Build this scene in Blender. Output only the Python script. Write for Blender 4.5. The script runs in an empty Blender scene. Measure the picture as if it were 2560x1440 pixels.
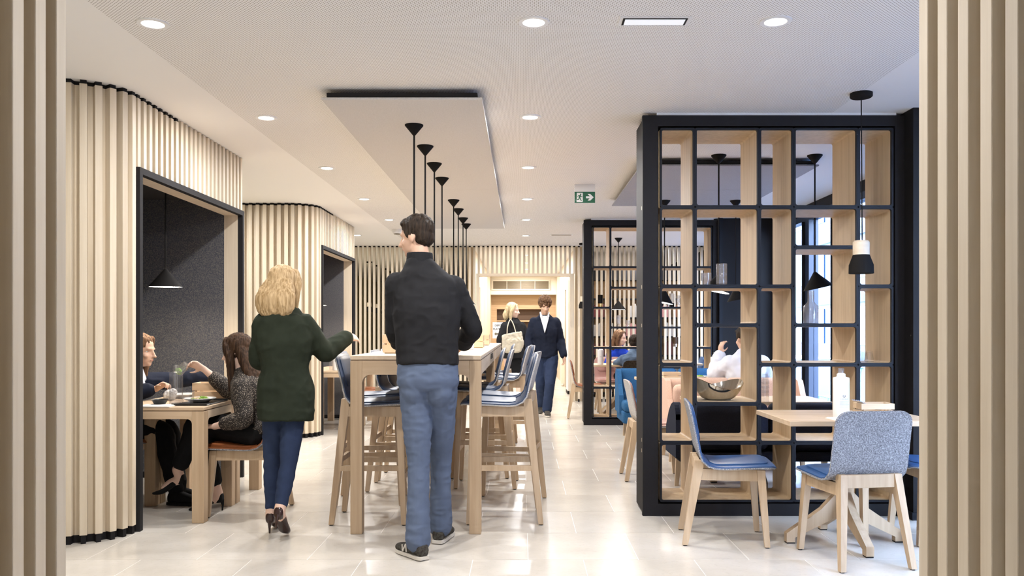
import bpy, bmesh, math, random
from mathutils import Vector, Matrix, noise
R = math.radians
SC = bpy.context.scene
COL = SC.collection
random.seed(7)

# ------------------------------------------------------------ camera, world, exposure
CAMH = 1.24
cam_d = bpy.data.cameras.new('camera'); cam = bpy.data.objects.new('camera', cam_d); COL.objects.link(cam)
cam.location = (0, 0, CAMH); cam.rotation_euler = (R(90), 0, 0)
cam_d.sensor_width = 36; cam_d.lens = 36 * 2110 / 2560
cam_d.shift_x = -25 / 2560; cam_d.shift_y = 105 / 2560
cam_d.clip_start = .02; cam_d.clip_end = 200
SC.camera = cam
world = bpy.data.worlds.new('overcast_sky'); SC.world = world; world.use_nodes = True
bg = world.node_tree.nodes['Background']
bg.inputs[0].default_value = (.66, .78, 1.0, 1); bg.inputs[1].default_value = 33.0
SC.view_settings.view_transform = 'Standard'; SC.view_settings.look = 'None'
SC.view_settings.gamma = 1; SC.view_settings.use_curve_mapping = False
SC.view_settings.exposure = 0.62
SC.cycles.max_bounces = 6; SC.cycles.diffuse_bounces = 4; SC.cycles.glossy_bounces = 3; SC.cycles.transmission_bounces = 6; SC.cycles.transparent_max_bounces = 12
SC.cycles.caustics_reflective = False; SC.cycles.caustics_refractive = False
SC.cycles.sample_clamp_indirect = 6; SC.cycles.use_adaptive_sampling = True; SC.cycles.adaptive_threshold = .03

# ------------------------------------------------------------ materials
def mat(name, col, rough=.5, spec=.5, metal=0, trans=0, emit=None, es=0, coat=0, ior=1.45, alpha=1, sheen=0):
    m = bpy.data.materials.new(name); m.use_nodes = True
    p = m.node_tree.nodes['Principled BSDF']
    p.inputs['Base Color'].default_value = (*col, 1); p.inputs['Roughness'].default_value = rough
    p.inputs['Specular IOR Level'].default_value = spec; p.inputs['Metallic'].default_value = metal
    p.inputs['Transmission Weight'].default_value = trans; p.inputs['IOR'].default_value = ior
    p.inputs['Coat Weight'].default_value = coat; p.inputs['Alpha'].default_value = alpha
    p.inputs['Sheen Weight'].default_value = sheen
    if emit: p.inputs['Emission Color'].default_value = (*emit, 1); p.inputs['Emission Strength'].default_value = es
    return m
def nd(m, t, **k):
    n = m.node_tree.nodes.new(t)
    for a, b in k.items(): setattr(n, a, b)
    return n
def lk(m, a, b): m.node_tree.links.new(a, b)
def P(m): return m.node_tree.nodes['Principled BSDF']
def ramp(m, fac, stops):
    r = nd(m, 'ShaderNodeValToRGB'); el = r.color_ramp.elements
    while len(el) < len(stops): el.new(.5)
    for e, (p, c) in zip(el, stops): e.position = p; e.color = (*c, 1)
    lk(m, fac, r.inputs[0]); return r.outputs[0]
def coords(m, scale, rnd=True, kind='Object'):
    tc = nd(m, 'ShaderNodeTexCoord'); mp = nd(m, 'ShaderNodeMapping'); mp.inputs['Scale'].default_value = scale
    src = tc.outputs[kind]
    if rnd:
        oi = nd(m, 'ShaderNodeObjectInfo'); mul = nd(m, 'ShaderNodeVectorMath', operation='SCALE')
        cmb = nd(m, 'ShaderNodeCombineXYZ')
        for i in range(3): lk(m, oi.outputs['Random'], cmb.inputs[i])
        mul.inputs['Scale'].default_value = 13.7; lk(m, cmb.outputs[0], mul.inputs[0])
        add = nd(m, 'ShaderNodeVectorMath', operation='ADD'); lk(m, src, add.inputs[0]); lk(m, mul.outputs[0], add.inputs[1]); src = add.outputs[0]
    lk(m, src, mp.inputs[0]); return mp.outputs[0]
def noise_n(m, vec, scale, detail=4, rough=.55):
    n = nd(m, 'ShaderNodeTexNoise'); n.inputs['Scale'].default_value = scale; n.inputs['Detail'].default_value = detail
    n.inputs['Roughness'].default_value = rough; lk(m, vec, n.inputs['Vector']); return n.outputs['Fac']
def bump(m, h, s, d=.01):
    b = nd(m, 'ShaderNodeBump'); b.inputs['Strength'].default_value = s; b.inputs['Distance'].default_value = d
    lk(m, h, b.inputs['Height']); lk(m, b.outputs[0], P(m).inputs['Normal'])
def wood(name, c0, c1, axis='z', rough=.5, var=.12, fine=1.0):
    m = mat(name, c1, rough)
    sc = {'z': (26, 26, 1.3), 'y': (26, 1.3, 26), 'x': (1.3, 26, 26)}[axis]
    v = coords(m, tuple(s * fine for s in sc)); f = noise_n(m, v, 1.0, 6, .6)
    c = ramp(m, f, [(.28, c0), (.5, tuple((a + b) / 2 for a, b in zip(c0, c1))), (.72, c1)])
    oi = nd(m, 'ShaderNodeObjectInfo'); mr = nd(m, 'ShaderNodeMapRange'); mr.inputs['To Min'].default_value = 1 - var; mr.inputs['To Max'].default_value = 1 + var * .4
    lk(m, oi.outputs['Random'], mr.inputs[0])
    mx = nd(m, 'ShaderNodeVectorMath', operation='SCALE'); lk(m, c, mx.inputs[0]); lk(m, mr.outputs[0], mx.inputs['Scale'])
    lk(m, mx.outputs[0], P(m).inputs['Base Color']); bump(m, f, .08, .002); return m
def fabric(name, stops, scale, rough=.95, b=.4, detail=3):
    m = mat(name, stops[0][1], rough, .15); v = coords(m, (1, 1, 1), True)
    f = noise_n(m, v, scale, detail, .7); lk(m, ramp(m, f, stops), P(m).inputs['Base Color']); bump(m, f, b, .003); return m
def leather(name, col, rough=.38):
    m = mat(name, col, rough, .5); v = coords(m, (1, 1, 1)); f = noise_n(m, v, 9, 3)
    d = tuple(c * .8 for c in col); lk(m, ramp(m, f, [(.3, d), (.7, col)]), P(m).inputs['Base Color'])
    g = noise_n(m, v, 260, 2); bump(m, g, .12, .001); return m
M = {}
M['slat'] = wood('pale_maple', (.58, .485, .355), (.70, .61, .475), 'z', .55, .14)
M['slatx'] = wood('pale_maple_panel', (.66, .54, .40), (.76, .65, .50), 'x', .5, .05)
M['oak'] = wood('oak_vertical', (.42, .295, .18), (.57, .425, .28), 'z', .5, .08)
M['shelfoak'] = wood('shelf_oak', (.52, .37, .215), (.68, .515, .325), 'z', .5, .06)
M['oakx'] = wood('oak_across', (.50, .36, .23), (.64, .49, .34), 'x', .5, .05)
M['oaky'] = wood('oak_lengthwise', (.56, .44, .31), (.70, .57, .43), 'y', .42, .05)
M['crate'] = wood('crate_pine', (.60, .43, .27), (.74, .58, .40), 'x', .55, .1)
M['kitchen'] = wood('kitchen_oak', (.45, .29, .155), (.58, .40, .23), 'x', .5, .05)
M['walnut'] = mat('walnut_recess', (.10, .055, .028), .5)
M['black'] = mat('black_lacquer', (.012, .011, .012), .6, .2)
M['edge'] = mat('black_edging', (.010, .011, .015), .55, .2)
M['lampblack'] = mat('black_lamp_metal', (.009, .008, .0075), .7, .15)
M['lampin'] = mat('white_lamp_inside', (.85, .84, .8), .5, emit=(1, .92, .8), es=10.0)
M['frame'] = mat('charcoal_frame', (.022, .021, .022), .75, .15)
M['white'] = mat('white_plaster', (.88, .865, .845), .9, .2)
M['whitegloss'] = mat('white_enamel', (.82, .82, .82), .35)
M['cream'] = mat('cream_paint', (.78, .71, .58), .8)
M['ochre'] = mat('ochre_paint', (.60, .52, .28), .85)
M['corridor'] = wood('corridor_wood', (.60, .48, .33), (.70, .58, .42), 'z', .55, .05)
M['lining'] = fabric('speckled_booth_fabric', [(.35, (.050, .052, .075)), (.5, (.09, .09, .10)), (.62, (.17, .165, .15))], 190)
M['liningdark'] = mat('dark_booth_ceiling', (.045, .043, .045), .9, .1)
M['felt'] = fabric('grey_felt', [(.34, (.11, .11, .12)), (.5, (.235, .235, .25)), (.66, (.45, .45, .465))], 170, b=.6)
M['feltlight'] = fabric('pale_grey_felt', [(.36, (.26, .25, .24)), (.5, (.44, .42, .40)), (.64, (.62, .60, .58))], 260, b=.6)
M['feltbrown'] = fabric('dark_brown_felt', [(.36, (.028, .024, .02)), (.5, (.06, .052, .045)), (.64, (.11, .10, .09))], 110, b=.5)
M['panel'] = fabric('grey_acoustic_felt', [(.35, (.56, .54, .52)), (.65, (.64, .62, .60))], 120, b=.2)
M['panelcool'] = fabric('cool_grey_acoustic_felt', [(.35, (.33, .33, .36)), (.65, (.40, .40, .43))], 120, b=.2)
M['lblue'] = leather('navy_leather', (.030, .055, .115))
M['lblue2'] = leather('blue_leather', (.030, .090, .235))
M['lcognac'] = leather('cognac_leather', (.30, .095, .03))
M['lpink'] = leather('dusty_rose_leather', (.36, .19, .16))
M['navyfab'] = fabric('navy_sofa_fabric', [(.3, (.012, .014, .024)), (.7, (.022, .026, .042))], 160, b=.2)
M['bluefab'] = fabric('blue_sofa_fabric', [(.3, (.020, .075, .17)), (.7, (.035, .115, .24))], 160, b=.2)
M['greyfab'] = fabric('charcoal_sofa_fabric', [(.3, (.035, .04, .046)), (.7, (.06, .066, .075))], 160, b=.2)
M['pinkfab'] = fabric('blush_sofa_fabric', [(.3, (.55, .37, .28)), (.7, (.68, .48, .38))], 160, b=.2)
M['frost'] = mat('frosted_white_bottle', (.86, .87, .88), .35, .5)
M['steel'] = mat('polished_steel', (.62, .58, .52), .06, metal=1)
M['chrome'] = mat('chrome', (.7, .7, .72), .15, metal=1)
M['brass'] = mat('brass', (.55, .38, .16), .3, metal=1)
M['china'] = mat('white_china', (.82, .81, .78), .3)
M['paper'] = mat('white_paper', (.80, .78, .74), .9)
M['bowl'] = mat('black_bowl', (.02, .02, .02), .35)
M['leaf'] = mat('salad_green', (.16, .30, .03), .5)
M['foodtan'] = mat('food_tan', (.55, .42, .25), .7)
M['winframe'] = mat('blue_black_frame', (.018, .028, .055), .4)
M['green'] = mat('exit_green', (.02, .12, .065), .4)
M['signwhite'] = mat('sign_white', (.85, .85, .85), .5)
M['ink'] = mat('dark_ink', (.03, .03, .035), .7)
M['inkpale'] = mat('pale_ink', (.5, .5, .52), .7)
M['lens'] = mat('lit_lens', (1, 1, 1), .5, emit=(1, .97, .92), es=9)
M['ledpanel'] = mat('led_panel', (.7, .7, .75), .4, emit=(.9, .95, 1), es=.35)
M['mesh'] = mat('vent_bronze', (.17, .135, .085), .5, metal=.3)
M['teal'] = mat('teal_wire', (.25, .55, .58), .4)
M['stone'] = mat('street_stone', (.03, .045, .07), .9)
M['facade'] = mat('facade_grey', (.008, .017, .036), .6)
M['darkglass'] = mat('window_dark_glass', (.012, .03, .06), .25, .3)
# thin glass: see-through with a weak mirror reflection that grows towards grazing angles
def thin_glass(name, c0, c1, gl_r=.02, g0=.04, g1=.30, milky=0):
    m = bpy.data.materials.new(name); m.use_nodes = True; nt = m.node_tree; nt.nodes.clear()
    N = nt.nodes.new; out = N('ShaderNodeOutputMaterial'); mx = N('ShaderNodeMixShader'); tr = N('ShaderNodeBsdfTransparent'); g = N('ShaderNodeBsdfGlossy')
    g.inputs['Roughness'].default_value = gl_r; lw = N('ShaderNodeLayerWeight'); lw.inputs[0].default_value = .35
    rp = N('ShaderNodeValToRGB'); rp.color_ramp.elements[0].position = .45; rp.color_ramp.elements[0].color = (*c0, 1); rp.color_ramp.elements[1].position = .97; rp.color_ramp.elements[1].color = (*c1, 1)
    mr = N('ShaderNodeMapRange'); mr.inputs['From Min'].default_value = .4; mr.inputs['To Min'].default_value = g0; mr.inputs['To Max'].default_value = g1
    L = nt.links.new; L(lw.outputs['Facing'], rp.inputs[0]); L(rp.outputs[0], tr.inputs[0]); L(lw.outputs['Facing'], mr.inputs[0]); L(mr.outputs[0], mx.inputs[0]); L(tr.outputs[0], mx.inputs[1]); L(g.outputs[0], mx.inputs[2])
    last = mx
    if milky:
        df = N('ShaderNodeBsdfTranslucent'); df.inputs[0].default_value = (.9, .9, .9, 1); d2 = N('ShaderNodeBsdfDiffuse'); d2.inputs[0].default_value = (.9, .9, .9, 1)
        m2 = N('ShaderNodeMixShader'); m2.inputs[0].default_value = .5; L(df.outputs[0], m2.inputs[1]); L(d2.outputs[0], m2.inputs[2])
        m3 = N('ShaderNodeMixShader'); m3.inputs[0].default_value = milky; L(mx.outputs[0], m3.inputs[1]); L(m2.outputs[0], m3.inputs[2]); last = m3
    L(last.outputs[0], out.inputs[0]); return m
M['pane'] = thin_glass('window_glass', (.84, .90, .97), (.80, .86, .94), .01, .03, .25)
M['ribglass'] = thin_glass('ribbed_glass', (.90, .90, .91), (.62, .63, .65), .1, .05, .3, .10); M['glass'] = thin_glass('clear_glass', (.97, .97, .97), (.70, .72, .74), .02, .05, .35, .03); M['water'] = thin_glass('water', (.93, .93, .95), (.80, .80, .82))
for k_ in ('lens', 'lampin', 'ledpanel'): M[k_].cycles.emission_sampling = 'NONE'
# limestone tile
m = mat('limestone_tile', (.62, .56, .47), .22, .5)
v = coords(m, (1.2, 1.2, 1), True); f = noise_n(m, v, 2.2, 6, .6)
c1 = ramp(m, f, [(.3, (.555, .515, .455)), (.52, (.61, .57, .51)), (.72, (.655, .62, .565))])
f2 = noise_n(m, v, 34, 4, .7); mxn = nd(m, 'ShaderNodeMixRGB', blend_type='MULTIPLY'); mxn.inputs[0].default_value = .35
lk(m, c1, mxn.inputs[1]); lk(m, ramp(m, f2, [(.30, (.80, .78, .74)), (.45, (1, 1, 1))]), mxn.inputs[2]); lk(m, mxn.outputs[0], P(m).inputs['Base Color'])
bump(m, f2, .03, .001); M['tile'] = m
M['grout'] = mat('pale_grout', (.84, .81, .76), .8)
# perforated ceiling: staggered grid of holes
m = mat('perforated_ceiling', (.88, .865, .845), .9, .2)
tc = nd(m, 'ShaderNodeTexCoord'); sep = nd(m, 'ShaderNodeSeparateXYZ'); lk(m, tc.outputs['Object'], sep.inputs[0])
PT = .0183
def mth(op, a, b=None):
    n = nd(m, 'ShaderNodeMath', operation=op)
    for i, x in enumerate((a, b)):
        if x is None: continue
        if isinstance(x, (int, float)): n.inputs[i].default_value = x
        else: lk(m, x, n.inputs[i])
    return n.outputs[0]
def cell(a, off): return mth('SUBTRACT', mth('FRACT', mth('ADD', mth('DIVIDE', a, PT), off)), .5)
def hole(off):
    u, w = cell(sep.outputs[0], off), cell(sep.outputs[1], off)
    return mth('LESS_THAN', mth('ADD', mth('MULTIPLY', u, u), mth('MULTIPLY', w, w)), .028)
hh = mth('MAXIMUM', hole(0), hole(.5))
mxn = nd(m, 'ShaderNodeMixRGB'); mxn.inputs[1].default_value = (.88, .865, .845, 1); mxn.inputs[2].default_value = (.24, .205, .17, 1)
lk(m, hh, mxn.inputs[0]); lk(m, mxn.outputs[0], P(m).inputs['Base Color']); M['perf'] = m

# ------------------------------------------------------------ mesh helpers
class MB:
    def __init__(s): s.v = []; s.f = []
    def add(s, vs, fs):
        n = len(s.v); s.v += [tuple(v) for v in vs]; s.f += [tuple(i + n for i in f) for f in fs]; return s
    def box(s, a, b, bev=0):
        x0, y0, z0 = a; x1, y1, z1 = b
        if bev > 0:
            bm = bmesh.new(); bmesh.ops.create_cube(bm, size=1)
            for v in bm.verts: v.co = Vector(((x0 + x1) / 2 + v.co.x * (x1 - x0), (y0 + y1) / 2 + v.co.y * (y1 - y0), (z0 + z1) / 2 + v.co.z * (z1 - z0)))
            bmesh.ops.bevel(bm, geom=bm.edges[:], offset=bev, segments=1 if bev < .012 else 4, profile=.5, affect='EDGES')
            bm.verts.index_update(); s.add([v.co[:] for v in bm.verts], [[v.index for v in f.verts] for f in bm.faces]); bm.free(); return s
        return s.add([(x0, y0, z0), (x1, y0, z0), (x1, y1, z0), (x0, y1, z0), (x0, y0, z1), (x1, y0, z1), (x1, y1, z1), (x0, y1, z1)],
                     [(0, 3, 2, 1), (4, 5, 6, 7), (0, 1, 5, 4), (1, 2, 6, 5), (2, 3, 7, 6), (3, 0, 4, 7)])
    def leg(s, p0, p1, w0, w1, d0=None, d1=None):   # tapered post, p0 bottom p1 top
        d0 = d0 or w0; d1 = d1 or w1; vs = []
        for p, w, d in ((p0, w0, d0), (p1, w1, d1)):
            vs += [(p[0] - w / 2, p[1] - d / 2, p[2]), (p[0] + w / 2, p[1] - d / 2, p[2]), (p[0] + w / 2, p[1] + d / 2, p[2]), (p[0] - w / 2, p[1] + d / 2, p[2])]
        return s.add(vs, [(0, 3, 2, 1), (4, 5, 6, 7), (0, 1, 5, 4), (1, 2, 6, 5), (2, 3, 7, 6), (3, 0, 4, 7)])
    def bar(s, p0, p1, w, h):    # horizontal-ish bar with rectangular section (w across, h vertical)
        a, b = Vector(p0), Vector(p1); d = (b - a).normalized(); up = Vector((0, 0, 1))
        sd = d.cross(up).normalized() * w / 2; u = Vector((0, 0, h / 2)); vs = []
        for p in (a, b): vs += [p - sd - u, p + sd - u, p + sd + u, p - sd + u]
        return s.add([v[:] for v in vs], [(0, 1, 2, 3), (7, 6, 5, 4), (0, 4, 5, 1), (1, 5, 6, 2), (2, 6, 7, 3), (3, 7, 4, 0)])
    def tube(s, pts, r, n=8):
        pts = [Vector(p) for p in pts]; rs = r if isinstance(r, (list, tuple)) else [r] * len(pts); vs = []
        ref = None
        for i, p in enumerate(pts):
            d = (pts[min(i + 1, len(pts) - 1)] - pts[max(i - 1, 0)]).normalized()
            if ref is None: ref = d.orthogonal().normalized()
            ref = (ref - d * ref.dot(d)).normalized(); b = d.cross(ref)
            for k in range(n):
                a = 2 * math.pi * k / n; vs.append((p + (ref * math.cos(a) + b * math.sin(a)) * rs[i])[:])
        fs = [(i * n + k, i * n + (k + 1) % n, (i + 1) * n + (k + 1) % n, (i + 1) * n + k) for i in range(len(pts) - 1) for k in range(n)]
        fs += [tuple(reversed(range(n))), tuple((len(pts) - 1) * n + k for k in range(n))]
        return s.add(vs, fs)
    def lathe(s, prof, n=24, c=(0, 0, 0)):   # prof: (r,z) list; open ends closed when r==0
        vs = []; fs = []
        for r, z in prof:
            for k in range(n):
                a = 2 * math.pi * k / n; vs.append((c[0] + r * math.cos(a), c[1] + r * math.sin(a), c[2] + z))
        for i in range(len(prof) - 1):
            for k in range(n): fs.append((i * n + k, i * n + (k + 1) % n, (i + 1) * n + (k + 1) % n, (i + 1) * n + k))
        s.add(vs, fs); return s
    def prism(s, poly, a, b, plane='xz'):   # extrude 2-D polygon between a and b on the missing axis
        def P3(p, t): return {'xz': (p[0], t, p[1]), 'xy': (p[0], p[1], t), 'yz': (t, p[0], p[1])}[plane]
        n = len(poly); vs = [P3(p, a) for p in poly] + [P3(p, b) for p in poly]
        fs = [tuple(range(n)), tuple(reversed(range(n, 2 * n)))] + [(i, n + i, n + (i + 1) % n, (i + 1) % n) for i in range(n)]
        return s.add(vs, fs)
    def mesh(s, name, mt, smooth=None):
        me = bpy.data.meshes.new(name); me.from_pydata(s.v, [], s.f); me.validate(); me.materials.append(mt)
        bm = bmesh.new(); bm.from_mesh(me); bmesh.ops.recalc_face_normals(bm, faces=bm.faces[:])
        if smooth is not None:
            bmesh.ops.remove_doubles(bm, verts=bm.verts[:], dist=1e-5)
            for f in bm.faces: f.smooth = True
            for e in bm.edges:
                if len(e.link_faces) == 2 and e.calc_face_angle(0) > R(smooth): e.smooth = False
        bm.to_mesh(me); bm.free(); return me
    def build(s, name, mt, parent=None, smooth=None): return place(s.mesh(name, mt, smooth), name, parent)
def place(me, name, parent=None, loc=None, rz=None):
    o = bpy.data.objects.new(name, me); COL.objects.link(o)
    if parent: o.parent = parent
    if loc: o.location = loc
    if rz is not None: o.rotation_euler = (0, 0, rz)
    return o
def tag(o, label=None, cat=None, group=None, kind=None):
    if label: o['label'] = label
    if cat: o['category'] = cat
    if group: o['group'] = group
    if kind: o['kind'] = kind
    return o
def thing(name, label, cat, loc=(0, 0, 0), rz=0, group=None):
    o = bpy.data.objects.new(name, None); COL.objects.link(o); o.location = loc; o.rotation_euler = (0, 0, rz); o.empty_display_size = .1
    return tag(o, label, cat, group)
def struct(o): o['kind'] = 'structure'; return o
def copy_tree(o, parent=None):
    c = o.copy(); COL.objects.link(c); c.parent = parent
    for ch in list(o.children): copy_tree(ch, c)
    return c
def catmull(pts, n):
    out = []; P_ = [Vector(p) for p in pts]
    for i in range(len(P_) - 1):
        p0 = P_[max(i - 1, 0)]; p1 = P_[i]; p2 = P_[i + 1]; p3 = P_[min(i + 2, len(P_) - 1)]
        for k in range(n):
            t = k / n; out.append(.5 * ((2 * p1) + (p2 - p0) * t + (2 * p0 - 5 * p1 + 4 * p2 - p3) * t * t + (3 * p1 - p0 - 3 * p2 + p3) * t ** 3))
    out.append(P_[-1]); return out
def rrect(x0, x1, z0, z1, r, n=4):
    out = []
    for cx, cz, a0 in ((x1 - r, z1 - r, 0), (x0 + r, z1 - r, 90), (x0 + r, z0 + r, 180), (x1 - r, z0 + r, 270)):
        for k in range(n + 1):
            a = R(a0 + 90 * k / n); out.append((cx + r * math.cos(a), cz + r * math.sin(a)))
    return out
def text_mesh(s, size, mt, parent, loc, rot=(R(90), 0, 0), align='CENTER', bold=0):
    cu = bpy.data.curves.new('lettering', 'FONT'); cu.body = s; cu.size = size; cu.align_x = align; cu.align_y = 'CENTER'; cu.extrude = .0004; cu.offset = bold
    t = bpy.data.objects.new('lettering', cu); COL.objects.link(t)
    dg = bpy.context.evaluated_depsgraph_get(); dg.update(); me = bpy.data.meshes.new_from_object(t.evaluated_get(dg)); bpy.data.objects.remove(t); bpy.data.curves.remove(cu)
    me.name = 'lettering'; me.materials.clear(); me.materials.append(mt)
    o = place(me, 'lettering', parent); o.location = loc; o.rotation_euler = rot; return o
ORD = ['first', 'second', 'third', 'fourth', 'fifth', 'sixth', 'seventh', 'eighth', 'ninth', 'tenth']
# ------------------------------------------------------------ setting: floor, ceiling, walls, windows
CE = 2.69
floor = struct(MB().box((-4.4, -2.2, -.12), (3.5, 26, -.0012)).build('floor', M['grout']))
T = .597
tile_me = MB().box((.002, .002, -.006), (T - .002, T - .002, 0)).mesh('tile', M['tile'])
big_me = MB().box((.0015, .0015, -.006), (T - .0015, 2 * T - .0015, 0)).mesh('tile', M['tile'])
row0 = 4.558; x0 = -1.161
k = -1
while row0 + k * T < 15.0:
    y = row0 + k * T; off = 0 if k % 2 == 0 else -T / 2
    xl = x0 + off - 5 * T
    # tiles hidden under booths or behind the near side walls are left out
    lo, hi = (-3.1, 3.3)
    if y < 4.5: lo, hi = -2.4, 2.7
    for j in range(13):
        xx = xl + j * T
        if xx + T < lo or xx > hi: continue
        place(tile_me, 'tile', floor, (xx, y, 0))
    k += 1
ystart = row0 + k * T
far_floor = MB().box((-4.3, ystart, -.006), (3.4, 25.9, -.0005)).build('far_paving', M['tile'], floor)
near_floor = MB().box((-4.3, -2.1, -.006), (3.4, row0 - T - .001, -.0005)).build('near_paving', M['tile'], floor)

cm = MB()
cm.box((-4.4, -2.2, CE), (-1.916, 14.66, CE + .06)); cm.box((2.07, -2.2, CE), (3.5, 14.66, CE + .06)); cm.box((-4.4, 14.66, CE), (3.5, 26, CE + .06))
ceil = struct(cm.build('ceiling', M['white']))
MB().box((-1.916, -2.2, CE), (2.07, 14.66, CE + .06)).build('perforated_panel', M['perf'], ceil)

struct(MB().box((-4.5, 1.7, -.1), (-4.4, 26, CE + .05)).build('wall_left', M['ochre']))
struct(MB().box((-4.4, 25.9, -.1), (3.5, 26, CE + .05)).build('wall_far', M['cream']))
struct(MB().box((-4.4, -2.3, -.1), (3.5, -2.2, CE + .05)).build('wall_rear', M['white']))
struct(MB().box((-4.4, 1.72, 0), (-1.30, 1.86, CE)).build('wall_entry_left', M['white']))
struct(MB().box((1.12, 1.62, 0), (3.32, 1.76, CE)).build('wall_entry_right', M['white']))

# right wall with tall dark-framed windows
wr = MB()
for (a, b) in ((-2.2, 1.9), (5.5, 6.15), (10.75, 11.6), (14.6, 26)):
    wr.box((3.3, a, -.1), (3.42, b, CE + .05))
wr.box((3.3, 1.9, 2.58), (3.42, 5.5, CE + .05)); wr.box((3.3, 6.15, 2.58), (3.42, 10.75, CE + .05)); wr.box((3.3, 11.6, 2.58), (3.42, 14.6, CE + .05))
struct(wr.build('wall_right', M['black']))
wn = 1
for (a, b, nn) in ((1.9, 5.5, 4), (6.15, 10.75, 5), (11.6, 14.6, 3)):
    w = (b - a) / nn
    for i in range(nn):
        y0, y1 = a + i * w, a + (i + 1) * w
        e = bpy.data.objects.new('window_%d' % wn, None); COL.objects.link(e); struct(e); e.location = (3.36, (y0 + y1) / 2, 0); wn += 1
        h = w / 2
        MB().box((-.06, -h, 0), (.05, -h + .12, 2.58)).build('window_stile', M['winframe'], e)
        MB().box((-.06, h - .12, 0), (.05, h, 2.58)).build('window_stile', M['winframe'], e)
        MB().box((-.06, -h + .12, 0), (.05, h - .12, .09)).build('window_rail', M['winframe'], e)
        MB().box((-.06, -h + .12, 2.51), (.05, h - .12, 2.58)).build('window_rail', M['winframe'], e)
        MB().box((-.09, -h + .012, .05), (-.062, -h + .04, 2.5)).build('window_bead', M['black'], e)
        MB().box((-.008, -h + .12, .09), (.0, h - .12, 2.51)).build('pane', M['pane'], e)
# dark piers between the dining bays
struct(MB().box((2.55, 5.5, .05), (3.3, 6.15, CE)).build('wall_pier_near', M['black']))
struct(MB().box((2.54, 5.49, 0), (3.3, 6.16, .05)).build('baseboard_pier_near', M['edge']))
pf = struct(MB().box((2.56, 10.95, 0), (3.3, 11.55, CE)).build('wall_pier_far', M['black']))
MB().box((2.556, 10.93, 0), (2.60, 10.95, CE)).build('panel_strip', M['edge'], pf)
MB().box((2.85, 10.935, 0), (2.862, 10.95, CE)).build('panel_strip', M['chrome'], pf)

# street outside
st = MB().box((3.5, -12, -.4), (40, 40, -.12)).build('street', M['stone']); struct(st)
bl = thing('office_building', 'blue-grey building across the street seen through the right windows', 'building', (15, 8, -.12))
MB().box((0, -16, 0), (3, 62, 16)).build('wall', M['facade'], bl)
for r_ in range(4):
    MB().box((-.15, -16, r_ * 3 + 2.6), (0, 62, r_ * 3 + 2.95)).build('ledge', M['stone'], bl)
    for c_ in range(25):
        yy = -15 + c_ * 3.05
        MB().box((-.05, yy, r_ * 3 + .7), (.05, yy + 2.2, r_ * 3 + 2.4)).build('window', M['darkglass'], bl)
oc = thing('garden_chair', 'teal wire garden chair standing outside the right window', 'chair', (4.3, 11.5, -.12))
t_ = MB()
for a in range(9):
    t_.tube([(-.2, -.2 + a * .05, .45), (.2, -.2 + a * .05, .45)], .006, 6)
    t_.tube([(.2, -.2 + a * .05, .45), (.27, -.2 + a * .05, .85)], .006, 6)
t_.tube([(.27, -.22, .85), (.27, .22, .85)], .01, 6); t_.build('seat_wires', M['teal'], oc)
for sx, sy in ((-1, -1), (-1, 1), (1, -1), (1, 1)): MB().tube([(sx * .22, sy * .22, 0), (sx * .19, sy * .19, .45)], .01, 6).build('leg', M['teal'], oc)

# ------------------------------------------------------------ slat walls
SLAT = {}
def slat_mesh(z0, z1, w=.040, d=.062, mt='slat'):
    key = (round(z0, 3), round(z1, 3), w, d, mt)
    if key not in SLAT: SLAT[key] = MB().box((-w / 2, 0, z0), (w / 2, d, z1), .0015).mesh('slat', M[mt])
    return SLAT[key]
cap_me = MB().box((-.017, .004, 2.668), (.017, .054, CE)).mesh('cap', M['black'])
foot_me = MB().box((-.013, .006, 0), (.013, .056, .05)).mesh('foot', M['black'])

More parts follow.
